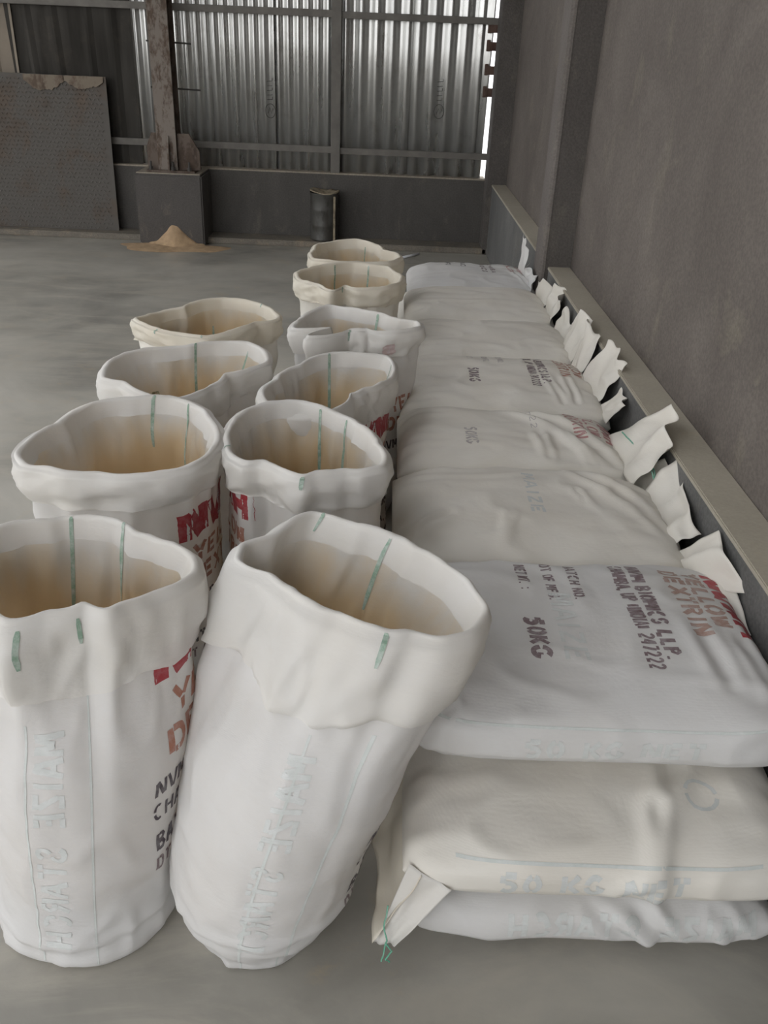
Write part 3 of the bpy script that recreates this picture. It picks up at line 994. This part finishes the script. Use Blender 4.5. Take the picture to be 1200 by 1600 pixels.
# print showing through from the inside of the cloth
tops[0].print_front('50 KG NET', 0.30, 0.400, 0.36, 0.036, 'ink_faint', 70, False, 0.3)
tops[0].line_front(0.10, 0.80, 0.458, 'green_pale')
mid.print_front('50 KG NET', 0.25, 0.232, 0.36, 0.040, 'ink_faint', 71, False, 0.3)
mid.line_front(0.17, 0.74, 0.287, 'green_pale')
bot.print_front('MAIZE STARCH', 0.28, 0.075, 0.50, 0.042, 'ink_faint', 72, True, 0.3)
tops[1].print_top('MAIZE', 0.42, 2.30, 0.26, 0.035, 'ink_faint', 73, 0.25)
tops[1].print_front('50 KG NET', 0.42, 0.42, 0.30, 0.026, 'ink_faint', 74, False, 0.3)
mid.print_top('O', 0.62, 1.27, 0.09, 0.07, 'ink_faint', 75, 0.12)
tops[0].print_top('MAIZE', 0.40, 1.66, 0.26, 0.05, 'ink_faint', 76, 0.2)

# crumpled mouths at the wall end of the lying sacks
def mouth(s, specs, mat='cuff_cream'):
    for k, (p00, p10, p01, p11, kw) in enumerate(specs):
        s.flap = cloth_patch('crumpled_mouth', p00, p10, p01, p11, mat, s.root, s.o, **kw)
mouth(tops[0], [((0.815, 1.62, 0.46), (0.80, 1.82, 0.46), (0.862, 1.60, 0.46), (0.860, 1.84, 0.50), dict(folds=0.8, seed=1, amp=0.010, jag=0.15))], 'sack_cream')
mouth(tops[1], [((0.79, 1.80, 0.45), (0.79, 1.98, 0.44), (0.860, 1.70, 0.51), (0.858, 1.90, 0.55), dict(folds=0.8, seed=2, amp=0.020, jag=0.15)),
                ((0.775, 2.00, 0.44), (0.785, 2.30, 0.43), (0.858, 1.98, 0.50), (0.860, 2.30, 0.55), dict(folds=1.0, seed=3, amp=0.020, jag=0.25))], 'sack_cream')
mouth(tops[2], [((0.765, 2.34, 0.45), (0.775, 2.70, 0.46), (0.845, 2.30, 0.585), (0.905, 2.50, 0.655), dict(folds=0.35, seed=4, amp=0.024, jag=0.04)),
                ((0.775, 2.26, 0.42), (0.80, 2.48, 0.44), (0.852, 2.14, 0.44), (0.858, 2.36, 0.53), dict(folds=0.8, seed=5, amp=0.020, jag=0.25))], 'sack_cream')
thread(tops[2].flap, tops[2].o, [(0.785, 2.60, 0.52), (0.80, 2.50, 0.52), (0.812, 2.42, 0.515), (0.822, 2.34, 0.51), (0.818, 2.29, 0.49), (0.815, 2.25, 0.46)], 0.0024)
thread(tops[2].flap, tops[2].o, [(0.820, 2.37, 0.515), (0.812, 2.32, 0.505), (0.822, 2.28, 0.485)], 0.0024)
mouth(tops[3], [((0.80, 2.86, 0.44), (0.80, 3.00, 0.45), (0.852, 2.80, 0.54), (0.852, 2.94, 0.54), dict(folds=0.5, seed=6, amp=0.014, jag=0.2)),
                ((0.79, 3.02, 0.45), (0.79, 3.28, 0.45), (0.862, 3.02, 0.60), (0.875, 3.24, 0.625), dict(folds=0.7, seed=7, amp=0.024, jag=0.25)),
                ((0.78, 3.30, 0.45), (0.79, 3.48, 0.44), (0.856, 3.38, 0.61), (0.856, 3.56, 0.61), dict(folds=0.6, seed=8, amp=0.018, jag=0.2))], 'sack_cream')
mouth(tops[4], [((0.79, 3.52, 0.44), (0.80, 3.76, 0.44), (0.845, 3.50, 0.62), (0.84, 3.70, 0.61), dict(folds=0.6, seed=9, amp=0.022, jag=0.25)),
                ((0.80, 3.74, 0.43), (0.80, 4.02, 0.43), (0.852, 3.72, 0.53), (0.852, 4.00, 0.54), dict(folds=1.3, seed=10, amp=0.018, jag=0.4))], 'sack_cream')
mouth(tops[5], [((0.80, 4.10, 0.43), (0.80, 4.36, 0.43), (0.855, 4.06, 0.56), (0.852, 4.32, 0.57), dict(folds=0.9, seed=11, amp=0.022, jag=0.3)),
                ((0.80, 4.36, 0.43), (0.80, 4.62, 0.42), (0.855, 4.32, 0.53), (0.80, 4.58, 0.55), dict(folds=1.1, seed=12, amp=0.018, jag=0.35))], 'sack_cream')
mouth(tops[6], [((0.785, 4.72, 0.43), (0.785, 4.95, 0.43), (0.800, 4.70, 0.52), (0.800, 4.94, 0.53), dict(folds=0.9, seed=13, amp=0.02, jag=0.4)),
                ((0.775, 4.95, 0.43), (0.785, 5.16, 0.43), (0.785, 4.98, 0.60), (0.79, 5.10, 0.67), dict(folds=0.6, seed=14, amp=0.015, jag=0.15))], 'sack_white')
# drooping stitched corner of the middle sack
corner = cloth_patch('stitched_corner', (0.105, 1.085, 0.25), (0.075, 1.42, 0.26), (0.025, 1.065, 0.065), (-0.01, 1.34, 0.16), 'cuff_cream', mid.root, mid.o, folds=0.7, seed=15, amp=0.022, jag=0.2)
cloth_patch('stitched_corner', (0.165, 1.068, 0.235), (0.085, 1.10, 0.26), (0.065, 1.055, 0.085), (0.025, 1.075, 0.06), 'cuff_white', mid.root, mid.o, folds=0.3, seed=16, amp=0.010, jag=0.05)
thread(corner, mid.o, [(0.05, 1.085, 0.165), (0.044, 1.066, 0.13), (0.05, 1.055, 0.10), (0.045, 1.048, 0.075), (0.042, 1.045, 0.055)])
thread(corner, mid.o, [(0.05, 1.05, 0.10), (0.06, 1.045, 0.085), (0.048, 1.042, 0.065), (0.058, 1.045, 0.055)])

# ------------------------------------------------------------------ open standing sacks
RIM = {
    'A1': [(-0.730,1.307),(-0.776,1.393),(-0.781,1.478),(-0.737,1.526),(-0.678,1.547),(-0.651,1.565),(-0.551,1.557),(-0.481,1.514),(-0.421,1.478),(-0.349,1.427),(-0.327,1.362),(-0.361,1.309),(-0.391,1.285),(-0.428,1.250),(-0.457,1.221),(-0.499,1.236),(-0.558,1.207),(-0.615,1.177),(-0.668,1.221)],
    'B1': [(-0.270,1.414),(-0.267,1.477),(-0.232,1.505),(-0.214,1.519),(-0.138,1.613),(-0.100,1.599),(-0.037,1.568),(0.035,1.541),(0.089,1.486),(0.149,1.418),(0.195,1.329),(0.209,1.278),(0.174,1.209),(0.118,1.186),(0.069,1.203),(0.043,1.194),(0.018,1.198),(-0.060,1.241),(-0.152,1.311),(-0.200,1.371),(-0.242,1.386)],
    'A2': [(-0.860,1.852),(-0.865,1.934),(-0.823,2.044),(-0.778,2.184),(-0.677,2.233),(-0.578,2.259),(-0.516,2.217),(-0.449,2.122),(-0.408,2.024),(-0.399,1.914),(-0.432,1.810),(-0.455,1.791),(-0.530,1.757),(-0.638,1.757),(-0.705,1.748),(-0.756,1.770),(-0.815,1.785)],
    'A3': [(-0.809,2.368),(-0.828,2.466),(-0.824,2.557),(-0.791,2.624),(-0.711,2.680),(-0.629,2.718),(-0.531,2.772),(-0.440,2.770),(-0.371,2.659),(-0.349,2.549),(-0.392,2.508),(-0.461,2.448),(-0.490,2.351),(-0.538,2.254),(-0.588,2.219),(-0.648,2.251),(-0.738,2.338)],
    'A4': [(-0.879,2.979),(-0.852,3.023),(-0.743,3.150),(-0.623,3.297),(-0.560,3.288),(-0.470,3.237),(-0.419,3.173),(-0.374,3.069),(-0.410,3.014),(-0.454,2.984),(-0.496,2.886),(-0.591,2.800),(-0.671,2.817),(-0.744,2.844),(-0.819,2.893)],
    'B2': [(-0.380,1.954),(-0.390,2.042),(-0.381,2.129),(-0.338,2.217),(-0.284,2.252),(-0.223,2.264),(-0.158,2.232),(-0.112,2.190),(-0.053,2.102),(-0.001,1.987),(0.020,1.916),(0.013,1.851),(-0.046,1.817),(-0.076,1.822),(-0.149,1.798),(-0.169,1.776),(-0.200,1.790),(-0.242,1.834),(-0.280,1.859),(-0.311,1.842),(-0.351,1.874)],
    'B3': [(-0.340,2.296),(-0.314,2.426),(-0.252,2.567),(-0.206,2.641),(-0.144,2.681),(-0.052,2.680),(0.020,2.676),(0.041,2.573),(0.007,2.436),(-0.048,2.365),(-0.085,2.314),(-0.113,2.204),(-0.178,2.151),(-0.247,2.157),(-0.305,2.211)],
    'B4': [(-0.314,2.919),(-0.300,3.071),(-0.211,3.249),(-0.146,3.223),(-0.054,3.184),(0.027,3.127),(0.069,3.092),(0.125,3.083),(0.132,3.012),(0.091,2.975),(-0.057,2.947),(-0.119,2.938),(-0.178,2.968),(-0.235,2.892),(-0.268,2.822)],
    'B5': [(-0.376,3.669),(-0.378,3.774),(-0.325,3.856),(-0.239,3.934),(-0.150,3.990),(-0.068,3.953),(0.007,3.941),(0.042,3.836),(0.063,3.655),(0.005,3.558),(-0.120,3.517),(-0.168,3.551),(-0.210,3.461),(-0.274,3.565),(-0.331,3.610)],
    'B6': [(-0.354,4.099),(-0.350,4.227),(-0.313,4.401),(-0.242,4.479),(-0.146,4.499),(-0.079,4.417),(-0.014,4.279),(0.054,4.234),(0.066,4.124),(0.007,4.019),(-0.069,4.018),(-0.116,4.009),(-0.224,3.963),(-0.277,3.979),(-0.326,4.009)],
}
ZRS = {'A3': 0.685, 'A4': 0.665, 'B3': 0.685, 'B6': 0.685}   # lower rims

class OpenSack:
    NA = 144
    def __init__(s, key, base, rb, rm, lab, cuff, seed, mats=('sack_white', 'cuff_white'), zp=0.15, mid_t=None):
        s.ZR = ZRS.get(key, 0.72)
        pts = np.array(RIM[key]) * (1.6 - s.ZR) / 0.88
        # crest outline as radius against angle about its own middle
        s.c = (pts.max(0) + pts.min(0)) / 2
        th = np.arctan2(pts[:, 1] - s.c[1], pts[:, 0] - s.c[0])
        r = np.hypot(pts[:, 0] - s.c[0], pts[:, 1] - s.c[1])
        o = np.argsort(th); th, r = th[o], r[o]
        th = np.concatenate([th - 2 * PI, th, th + 2 * PI]); r = np.concatenate([r, r, r])
        fine = np.linspace(-PI, PI, 720, endpoint=False)
        rr = np.interp(fine, th, r)
        k = np.hanning(19); k /= k.sum()
        s.rr = np.convolve(np.concatenate([rr[-40:], rr, rr[:40]]), k, 'same')[40:-40]
        s.base, s.rb, s.rm, s.seed, s.cuff, s.zp = base, rb, rm, seed, cuff, zp
        s.mats = mats
        s.ru = mid_t or rm
        s.late = key == 'B1'
        s.fold = {'A1': 0.075, 'B1': 0.165}.get(key, 0.0)
        s.lip = 0.016 if key in ('A1', 'B1', 'A4', 'B5') else 0.034
        s.root = empty('open_sack', (base[0], base[1], 0.0))
        s.o = Vector((base[0], base[1], 0.0))
        tag(s.root, lab, 'sack', 'open sacks standing in two rows')
        s.build()
    def rc(s, a):
        f = ((a + PI) / (2 * PI) * 720) % 720
        i = int(f)
        t = f - i
        return s.rr[i % 720] * (1 - t) + s.rr[(i + 1) % 720] * t
    def zc(s, a):
        return s.ZR + 0.008 * noise.noise(Vector((math.cos(a) * 1.5, math.sin(a) * 1.5, s.seed * 2.7)))
    def cen(s, t):
        e = (t * t * (3 - 2 * t) * 0.5 + t * 0.5) if not s.late else t ** 1.7
        return s.base[0] + (s.c[0] - s.base[0]) * e, s.base[1] + (s.c[1] - s.base[1]) * e
    def body(s, a, t, off=0.0):
        """point on the outer sack at angle a and height fraction t"""
        rc = s.rc(a)
        rm = s.rm * (1 + 0.04 * math.cos(2 * a + s.seed))
        ru = s.ru * (1 + 0.04 * math.cos(2 * a + s.seed))
        rb = s.rb * (1 + 0.10 * abs(math.cos(1.5 * a + s.seed)))
        neck = rc - 0.010
        keys = [(0.0, rb), (0.02, rb + 0.008), (0.16, rm * 0.985), (0.30, 0.7 * rm + 0.3 * ru), (0.55, 0.75 * ru + 0.25 * neck), (0.80, 0.15 * ru + 0.85 * (neck - 0.004)), (1.0, neck)]
        for (t0, r0), (t1, r1) in zip(keys, keys[1:]):
            if t <= t1:
                u = (t - t0) / (t1 - t0)
                u = u * u * (3 - 2 * u) if t0 >= 0.02 else u ** 0.6
                r = r0 + (r1 - r0) * u
                break
        cx, cy = s.cen(t)
        z = s.zc(a) * t
        k = s.seed * 5.1
        ca, sa = math.cos(a), math.sin(a)
        d = 0.008 * noise.noise(Vector((ca * 1.6, sa * 1.6, t * 3.0 + k)))
        d += 0.0042 * noise.noise(Vector((ca * 1.6, sa * 1.6, t * 24 + 3.0 * ca + k))) * (1.0 if t < 0.6 else 0.5)
        r1 = 1 - abs(noise.noise(Vector((ca * 2.2 + t * 2.0, sa * 2.2 - t * 1.4, t * 5.5 + k + 9))))
        d += 0.004 * max(0, r1 - 0.7) / 0.3
        up = max(0.0, (t - 0.5) / 0.5)
        f1 = noise.noise(Vector((ca * 2.6, sa * 2.6, t * 3.2 + k + 3)))
        d += 0.020 * up * (0.5 - abs(f1) * 1.6) + 0.010 * up * noise.noise(Vector((ca * 4.4, sa * 4.4, t * 5 + k + 6)))
        low_ = max(0.0, (0.2 - t) / 0.2)
        d += 0.006 * low_ * noise.noise(Vector((ca * 5, sa * 5, t * 9 + k + 4)))
        if s.fold:
            tf = s.fold + 0.018 * math.sin(a * 1.0 + 0.6) + 0.008 * noise.noise(Vector((ca * 2, sa * 2, k)))
            e = (t - tf) / 0.016
            d += (0.006 * math.exp(-(e - 1.4) ** 2) - 0.006 * math.exp(-e * e)) * (0.6 + 0.4 * sa * -1)
        if t < 0.02:
            d *= t / 0.02
        r += d + off
        return Vector((cx + r * ca, cy + r * sa, z))
    def cuffline(s, a, j):
        """profile j from the outer hem over the crest and down inside"""
        rc, zc = s.rc(a), s.zc(a)
        ca, sa = math.cos(a), math.sin(a)
        k = s.seed * 3.3
        hc = s.cuff * (1 + 0.28 * noise.noise(Vector((ca * 1.3, sa * 1.3, k))) + 0.05 * noise.noise(Vector((ca * 5, sa * 5, k))))
        n1 = noise.noise(Vector((ca * 2.6, sa * 2.6, j * 0.13 + k)))
        n2 = noise.noise(Vector((ca * 6, sa * 6, j * 0.35 + k + 3)))
        n3 = 1 - abs(noise.noise(Vector((ca * 3.2 + j * 0.12, sa * 3.2, j * 0.22 + k + 7))))
        n4 = abs(noise.noise(Vector((ca * 2.0 - j * 0.05, sa * 2.0 + j * 0.06, j * 0.10 + k + 11))))
        n5 = abs(noise.noise(Vector((ca * 4.2 + j * 0.08, sa * 4.2, j * 0.16 + k + 17))))
        wr = 0.005 * n1 + 0.002 * n2 + 0.004 * max(0, n3 - 0.7) / 0.3 + 0.022 * (0.22 - n4) + 0.012 * (0.22 - n5)
        P = s.PROF[j]
        kind, p = P
        if kind == 'o':      # outer skirt, p = fraction of cuff height below the crest
            dz = hc * p
            t = (zc - dz) / zc
            q = s.body(a, t)
            cx, cy = s.cen(t)
            rbod = math.hypot(q.x - cx, q.y - cy)
            out = rc + 0.006 + 0.012 * math.sin(PI * min(1, p * 0.9 + 0.08)) - 0.004 * p
            r = max(rbod + 0.005, out * (1 - 0.6 * p) + (rbod + 0.009) * 0.6 * p + wr * min(1, p * 2.5))
            return Vector((cx + r * ca, cy + r * sa, zc - dz))
        cx, cy = s.c
        if kind == 'c':      # crest, p = small radius angle from outside (0) to inside (1)
            b = PI * p
            r = rc - 0.006 + 0.010 * math.cos(b)
            return Vector((cx + r * ca, cy + r * sa, zc - 0.012 + 0.012 * math.sin(b) + 0.3 * wr))
        # inside, p = depth fraction to the powder
        zb = s.zp
        z = zc - 0.014 - (zc - 0.014 - zb) * p
        t = max(0.0, z / zc)
        cx, cy = s.cen(t)
        rin = rc - 0.018 - s.lip * (1.0 + 0.6 * n1) * math.sin(PI * min(1, p * 1.6))
        rw = s.rm * (1 + 0.04 * math.cos(2 * a + s.seed)) - 0.010
        u = min(1.0, p * 1.5)
        u = u * u * (3 - 2 * u)
        r = rin * (1 - u) + min(rw, rc + 0.02) * u
        r += (wr * 1.35 + 0.016 * noise.noise(Vector((ca * 4, sa * 4, p * 1.5 + k + 5)))) * (0.35 + min(1, p * 3)) * 0.75
        if z < zc * 0.95:
            q = s.body(a, t)
            qx, qy = s.cen(t)
            r = min(r, math.hypot(q.x - qx, q.y - qy) - 0.013)
        return Vector((cx + r * ca, cy + r * sa, z))
    PROF = [('o', p) for p in (1.0, 0.99, 0.92, 0.84, 0.75, 0.66, 0.57, 0.48, 0.39, 0.31, 0.23, 0.15, 0.09)] + [('c', p) for p in (0.1, 0.25, 0.4, 0.55, 0.7, 0.85, 0.97)] + [('i', p) for p in (0.03, 0.06)]
    NC = len(PROF)
    PROF = PROF + [('i', p) for p in (0.10, 0.14, 0.18, 0.23, 0.29, 0.36, 0.43, 0.50, 0.58, 0.66, 0.75, 0.84, 0.93, 1.0)]
    def build(s):
        NA = s.NA
        ts = [0.0, 0.006, 0.02] + [0.02 + 0.96 * i / 72 for i in range(1, 73)]
        ts = [t for t in ts if t <= 0.925]
        vs, fs = [], []
        for t in ts:
            for k in range(NA):
                vs.append(s.body(2 * PI * k / NA, t) - s.o)
        def quads(n, fs):
            for j in range(n - 1):
                for k in range(NA):
                    a = j * NA
                    fs.append((a + k, a + (k + 1) % NA, a + NA + (k + 1) % NA, a + NA + k))
        quads(len(ts), fs)
        fs.append(tuple(range(NA))[::-1])
        s.bodyo = mesh_obj('sack_body', vs, fs, s.mats[0], s.root, True)
        s.skin = Skin(s.bodyo)
        s.grid = [[s.cuffline(2 * PI * k / NA, j) - s.o for k in range(NA)] for j in range(len(s.PROF))]
        vs, fs = [], []
        for j in range(s.NC):
            vs += s.grid[j]
        quads(s.NC, fs)
        s.cuffo = mesh_obj('rolled_cuff', vs, fs, s.mats[1], s.root, True)
        vs, fs = [], []
        rows = range(s.NC - 1, len(s.PROF))
        for j in rows:
            vs += s.grid[j]
        quads(len(rows), fs)
        up_ = Vector((0, 0, s.ZR))
        mesh_obj('inside_wall', [v - up_ for v in vs], fs, s.mats[1].replace('cuff', 'liner'), s.root, True, up_)
        # powder
        vs, fs = [Vector((s.cen(s.zp / s.ZR)[0], s.cen(s.zp / s.ZR)[1], s.zp + 0.03)) - s.o], []
        last = s.grid[-1]
        m = 10
        c0 = vs[0]
        for i in range(1, m + 1):
            for k in range(NA):
                p = c0.lerp(last[k], i / m)
                p.z = s.zp + 0.03 * (1 - (i / m) ** 2) + 0.008 * noise.noise(p * 14 + Vector((s.seed, 0, 0))) * (1 - i / m)
                vs.append(p)
        for k in range(NA):
            fs.append((0, 1 + k, 1 + (k + 1) % NA))
        for i in range(m - 1):
            for k in range(NA):
                a = 1 + i * NA
                fs.append((a + k, a + NA + k, a + NA + (k + 1) % NA, a + (k + 1) % NA))
        mesh_obj('powder', vs, fs, 'powder', s.root, True)
    def gpos(s, j, f):
        NA = s.NA
        f = f % NA
        i = int(f); t = f - i
        return s.grid[j][i % NA].lerp(s.grid[j][(i + 1) % NA], t)
    def stripe(s, deg, j0, j1, width=0.006, slant=0.0, mat='green'):
        f0 = math.radians(deg) / (2 * PI) * s.NA
        vs, fs = [], []
        for j in range(j0, j1 + 1):
            f = f0 + slant * (j - j0) / max(1, j1 - j0)
            p = s.gpos(j, f)
            pn = s.gpos(min(j + 1, len(s.PROF) - 1), f) - s.gpos(max(j - 1, 0), f)
            side = (s.gpos(j, f + 0.5) - s.gpos(j, f - 0.5)).normalized()
            nrm = side.cross(pn).normalized()
            w = width * 0.68 * (0.55 if j in (j0, j1) else 1.0)
            # profile runs up the outside and down the inside: side x pn points outwards
            vs += [p - side * w + nrm * 0.0013, p + side * w + nrm * 0.0013]
        for i in range(j1 - j0):
            fs.append((2 * i, 2 * i + 1, 2 * i + 3, 2 * i + 2))
        return mesh_obj('green_stripe', vs, fs, mat, s.cuffo)
    def body_stripe(s, deg, t0, t1, width=0.005, mat='green_pale', d2=0.0):
        n = 60
        da = width / 2 / s.rm
        rib = [((-da, i / n), (da, i / n)) for i in range(n + 1)]
        def place(u, v):
            return s.body(math.radians(deg + d2 * v) + u, t0 + (t1 - t0) * v) - s.o
        return letter_mesh('woven_stripe', [rib], place, mat, s.bodyo, s.skin)
    def text(s, txt, deg, z, length, height, mat, seed=0, thick=0.22, mirror=False, vertical=False, name='printed_lettering', slope=0.0):
        st = text_strips(txt, length, height, thick, seed, 0.1, mirror)
        a0 = math.radians(deg)
        def place(u, v):
            if vertical:      # reading upwards along the sack
                return s.body(a0 - v / s.rm, (z + u) / s.ZR, 0.0014) - s.o
            return s.body(a0 + (u - length / 2) / s.rm, (z + v + slope * u) / s.ZR, 0.0014) - s.o
        return letter_mesh(name, st, place, mat, s.bodyo, s.skin)
    def full_text(s, deg, z=0.49, seed=0, rows=(0, 1, 2, 3, 4, 5, 6, 7)):
        L = [('NVNH', z, 0.34, 0.080, 'ink_red', 0.40), ('YELLOW', z - 0.075, 0.28, 0.05, 'ink_brown', 0.28), ('DEXTRIN', z - 0.14, 0.32, 0.045, 'ink_brown', 0.28),
             ('NVM BIOMICS LLP.', z - 0.21, 0.38, 0.032, 'ink_black', 0.26), ('CHAMBA, UP 247222', z - 0.26, 0.38, 0.03, 'ink_black', 0.26),
             ('BATCH NO.', z - 0.33, 0.20, 0.034, 'ink_black', 0.34), ('DT OF MFG.', z - 0.375, 0.20, 0.028, 'ink_purple', 0.3), ('NET WT.: 50KG', z - 0.425, 0.26, 0.028, 'ink_grey', 0.26)]
        for i in rows:
            t, zz, ln, h, m, th = L[i]
            if zz < 0.02:
                continue
            dd = 0.0
            if i in (5, 6):
                dd = -math.degrees(0.08 / s.rm)
            s.text(t, deg + dd, zz, ln, h, m, seed + i, th)

WC, CR = ('sack_white', 'cuff_white'), ('sack_cream', 'cuff_cream')
A1 = OpenSack('A1', (-0.565, 1.215), 0.160, 0.182, 'open white sack at the front left, cut off by the left edge of the picture', 0.155, 1, WC, mid_t=0.205)
B1 = OpenSack('B1', (-0.212, 1.195), 0.125, 0.190, 'open white sack at the front leaning right against the lying sacks', 0.150, 2, WC, mid_t=0.212)
A2 = OpenSack('A2', (-0.615, 1.99), 0.17, 0.215, 'open white sack with big red letters, second in the left row', 0.085, 3, WC)
A3 = OpenSack('A3', (-0.61, 2.60), 0.17, 0.205, 'open white sack third in the left row, just before the farthest one', 0.100, 4, WC)
A4 = OpenSack('A4', (-0.66, 3.24), 0.17, 0.215, 'open cream sack standing farthest back in the left row', 0.090, 5, CR)
B2 = OpenSack('B2', (-0.19, 2.02), 0.16, 0.195, 'open white sack second in the right row with red letters on its left side', 0.100, 6, WC)
B3 = OpenSack('B3', (-0.155, 2.53), 0.15, 0.180, 'open white sack third in the right row with a flared right lip', 0.110, 7, WC)
B4 = OpenSack('B4', (-0.10, 3.04), 0.15, 0.190, 'open white sack fourth in the right row with a pink smudge on its cuff', 0.090, 8, WC)
B5 = OpenSack('B5', (-0.155, 3.72), 0.16, 0.195, 'open cream sack fifth in the right row with a notched front rim', 0.085, 9, CR)
B6 = OpenSack('B6', (-0.145, 4.40), 0.16, 0.195, 'farthest open cream sack, standing last in the right row near the drum', 0.085, 10, CR)

# green woven stripes (angle seen from above, profile range)
NCU = OpenSack.NC
A1.stripe(-103, 6, 12, 0.008, 0.6); A1.stripe(-72, 8, 12, 0.006, -0.4); A1.stripe(112, 17, 27, 0.006, 0.8); A1.stripe(75, 16, 28, 0.006, -0.8)
B1.stripe(-75, 9, 14, 0.007); B1.stripe(64, 19, 25, 0.007, -0.8); B1.stripe(112, 16, 20, 0.006, 1.0)
A2.stripe(88, 16, 25, 0.007, 1.0); A2.stripe(62, 17, 27, 0.005, -0.8)
A3.stripe(95, 16, 33, 0.007, 0.8); A3.stripe(60, 20, 29, 0.005)
A4.stripe(98, 24, 30, 0.006); A4.stripe(-125, 10, 14, 0.005); A4.stripe(-85, 13, 15, 0.005); A4.stripe(45, 16, 19, 0.005)
B2.stripe(84, 18, 27, 0.007); B2.stripe(52, 18, 27, 0.006, 0.6); B2.stripe(-88, 9, 14, 0.008, 0.4); B2.stripe(-155, 13, 17, 0.004)
B3.stripe(95, 17, 27, 0.007); B3.stripe(45, 18, 29, 0.006)
B4.stripe(60, 18, 30, 0.008, -0.5); B4.stripe(-105, 8, 14, 0.008, 0.4)
B5.stripe(110, 18, 28, 0.006, 1.0); B5.stripe(70, 18, 24, 0.006); B5.stripe(-95, 9, 14, 0.007)
B6.stripe(80, 20, 27, 0.006)
# faint stripes and show-through print on the bodies
A1.body_stripe(-104, 0.02, 0.72, 0.004); A1.body_stripe(-70, 0.02, 0.78, 0.004)
B1.body_stripe(-97, 0.02, 0.74, 0.005, d2=8); B1.body_stripe(-70, 0.02, 0.76, 0.005, d2=10)
A1.text('MAIZE STARCH', -84, 0.06, 0.44, 0.05, 'ink_faint', 80, 0.28, True, True, 'faint_lettering')
B1.text('MAIZE STARCH', -82, 0.10, 0.40, 0.05, 'ink_faint', 81, 0.28, True, True, 'faint_lettering')
# printing
A1.full_text(24, 0.545, 90)
A2.full_text(-6, 0.515, 100)
B2.full_text(-172, 0.555, 110)
B3.full_text(-8, 0.50, 120)
B4.full_text(0, 0.50, 130, rows=(1, 2, 3))
B1.full_text(22, 0.50, 140, rows=(2, 3, 4, 5, 6, 7))

# faded emblems printed inside and a pink smudge on a cuff
M['ink_olive'] = ink('faded_olive_emblem', (0.42, 0.40, 0.24), 0.6)
M['ink_smudge'] = ink('pink_smudge', (0.66, 0.50, 0.49), 0.6)
def emblem(s, deg, j0, j1, width, mat, name):
    o = s.stripe(deg, j0, j1, width, 0.0, mat)
    o.name = name
    return o
emblem(B3, 128, 27, 30, 0.022, 'ink_olive', 'faded_emblem')
emblem(A3, 140, 25, 29, 0.030, 'ink_olive', 'faded_emblem')
emblem(B4, -42, 2, 7, 0.040, 'ink_smudge', 'pink_smudge')
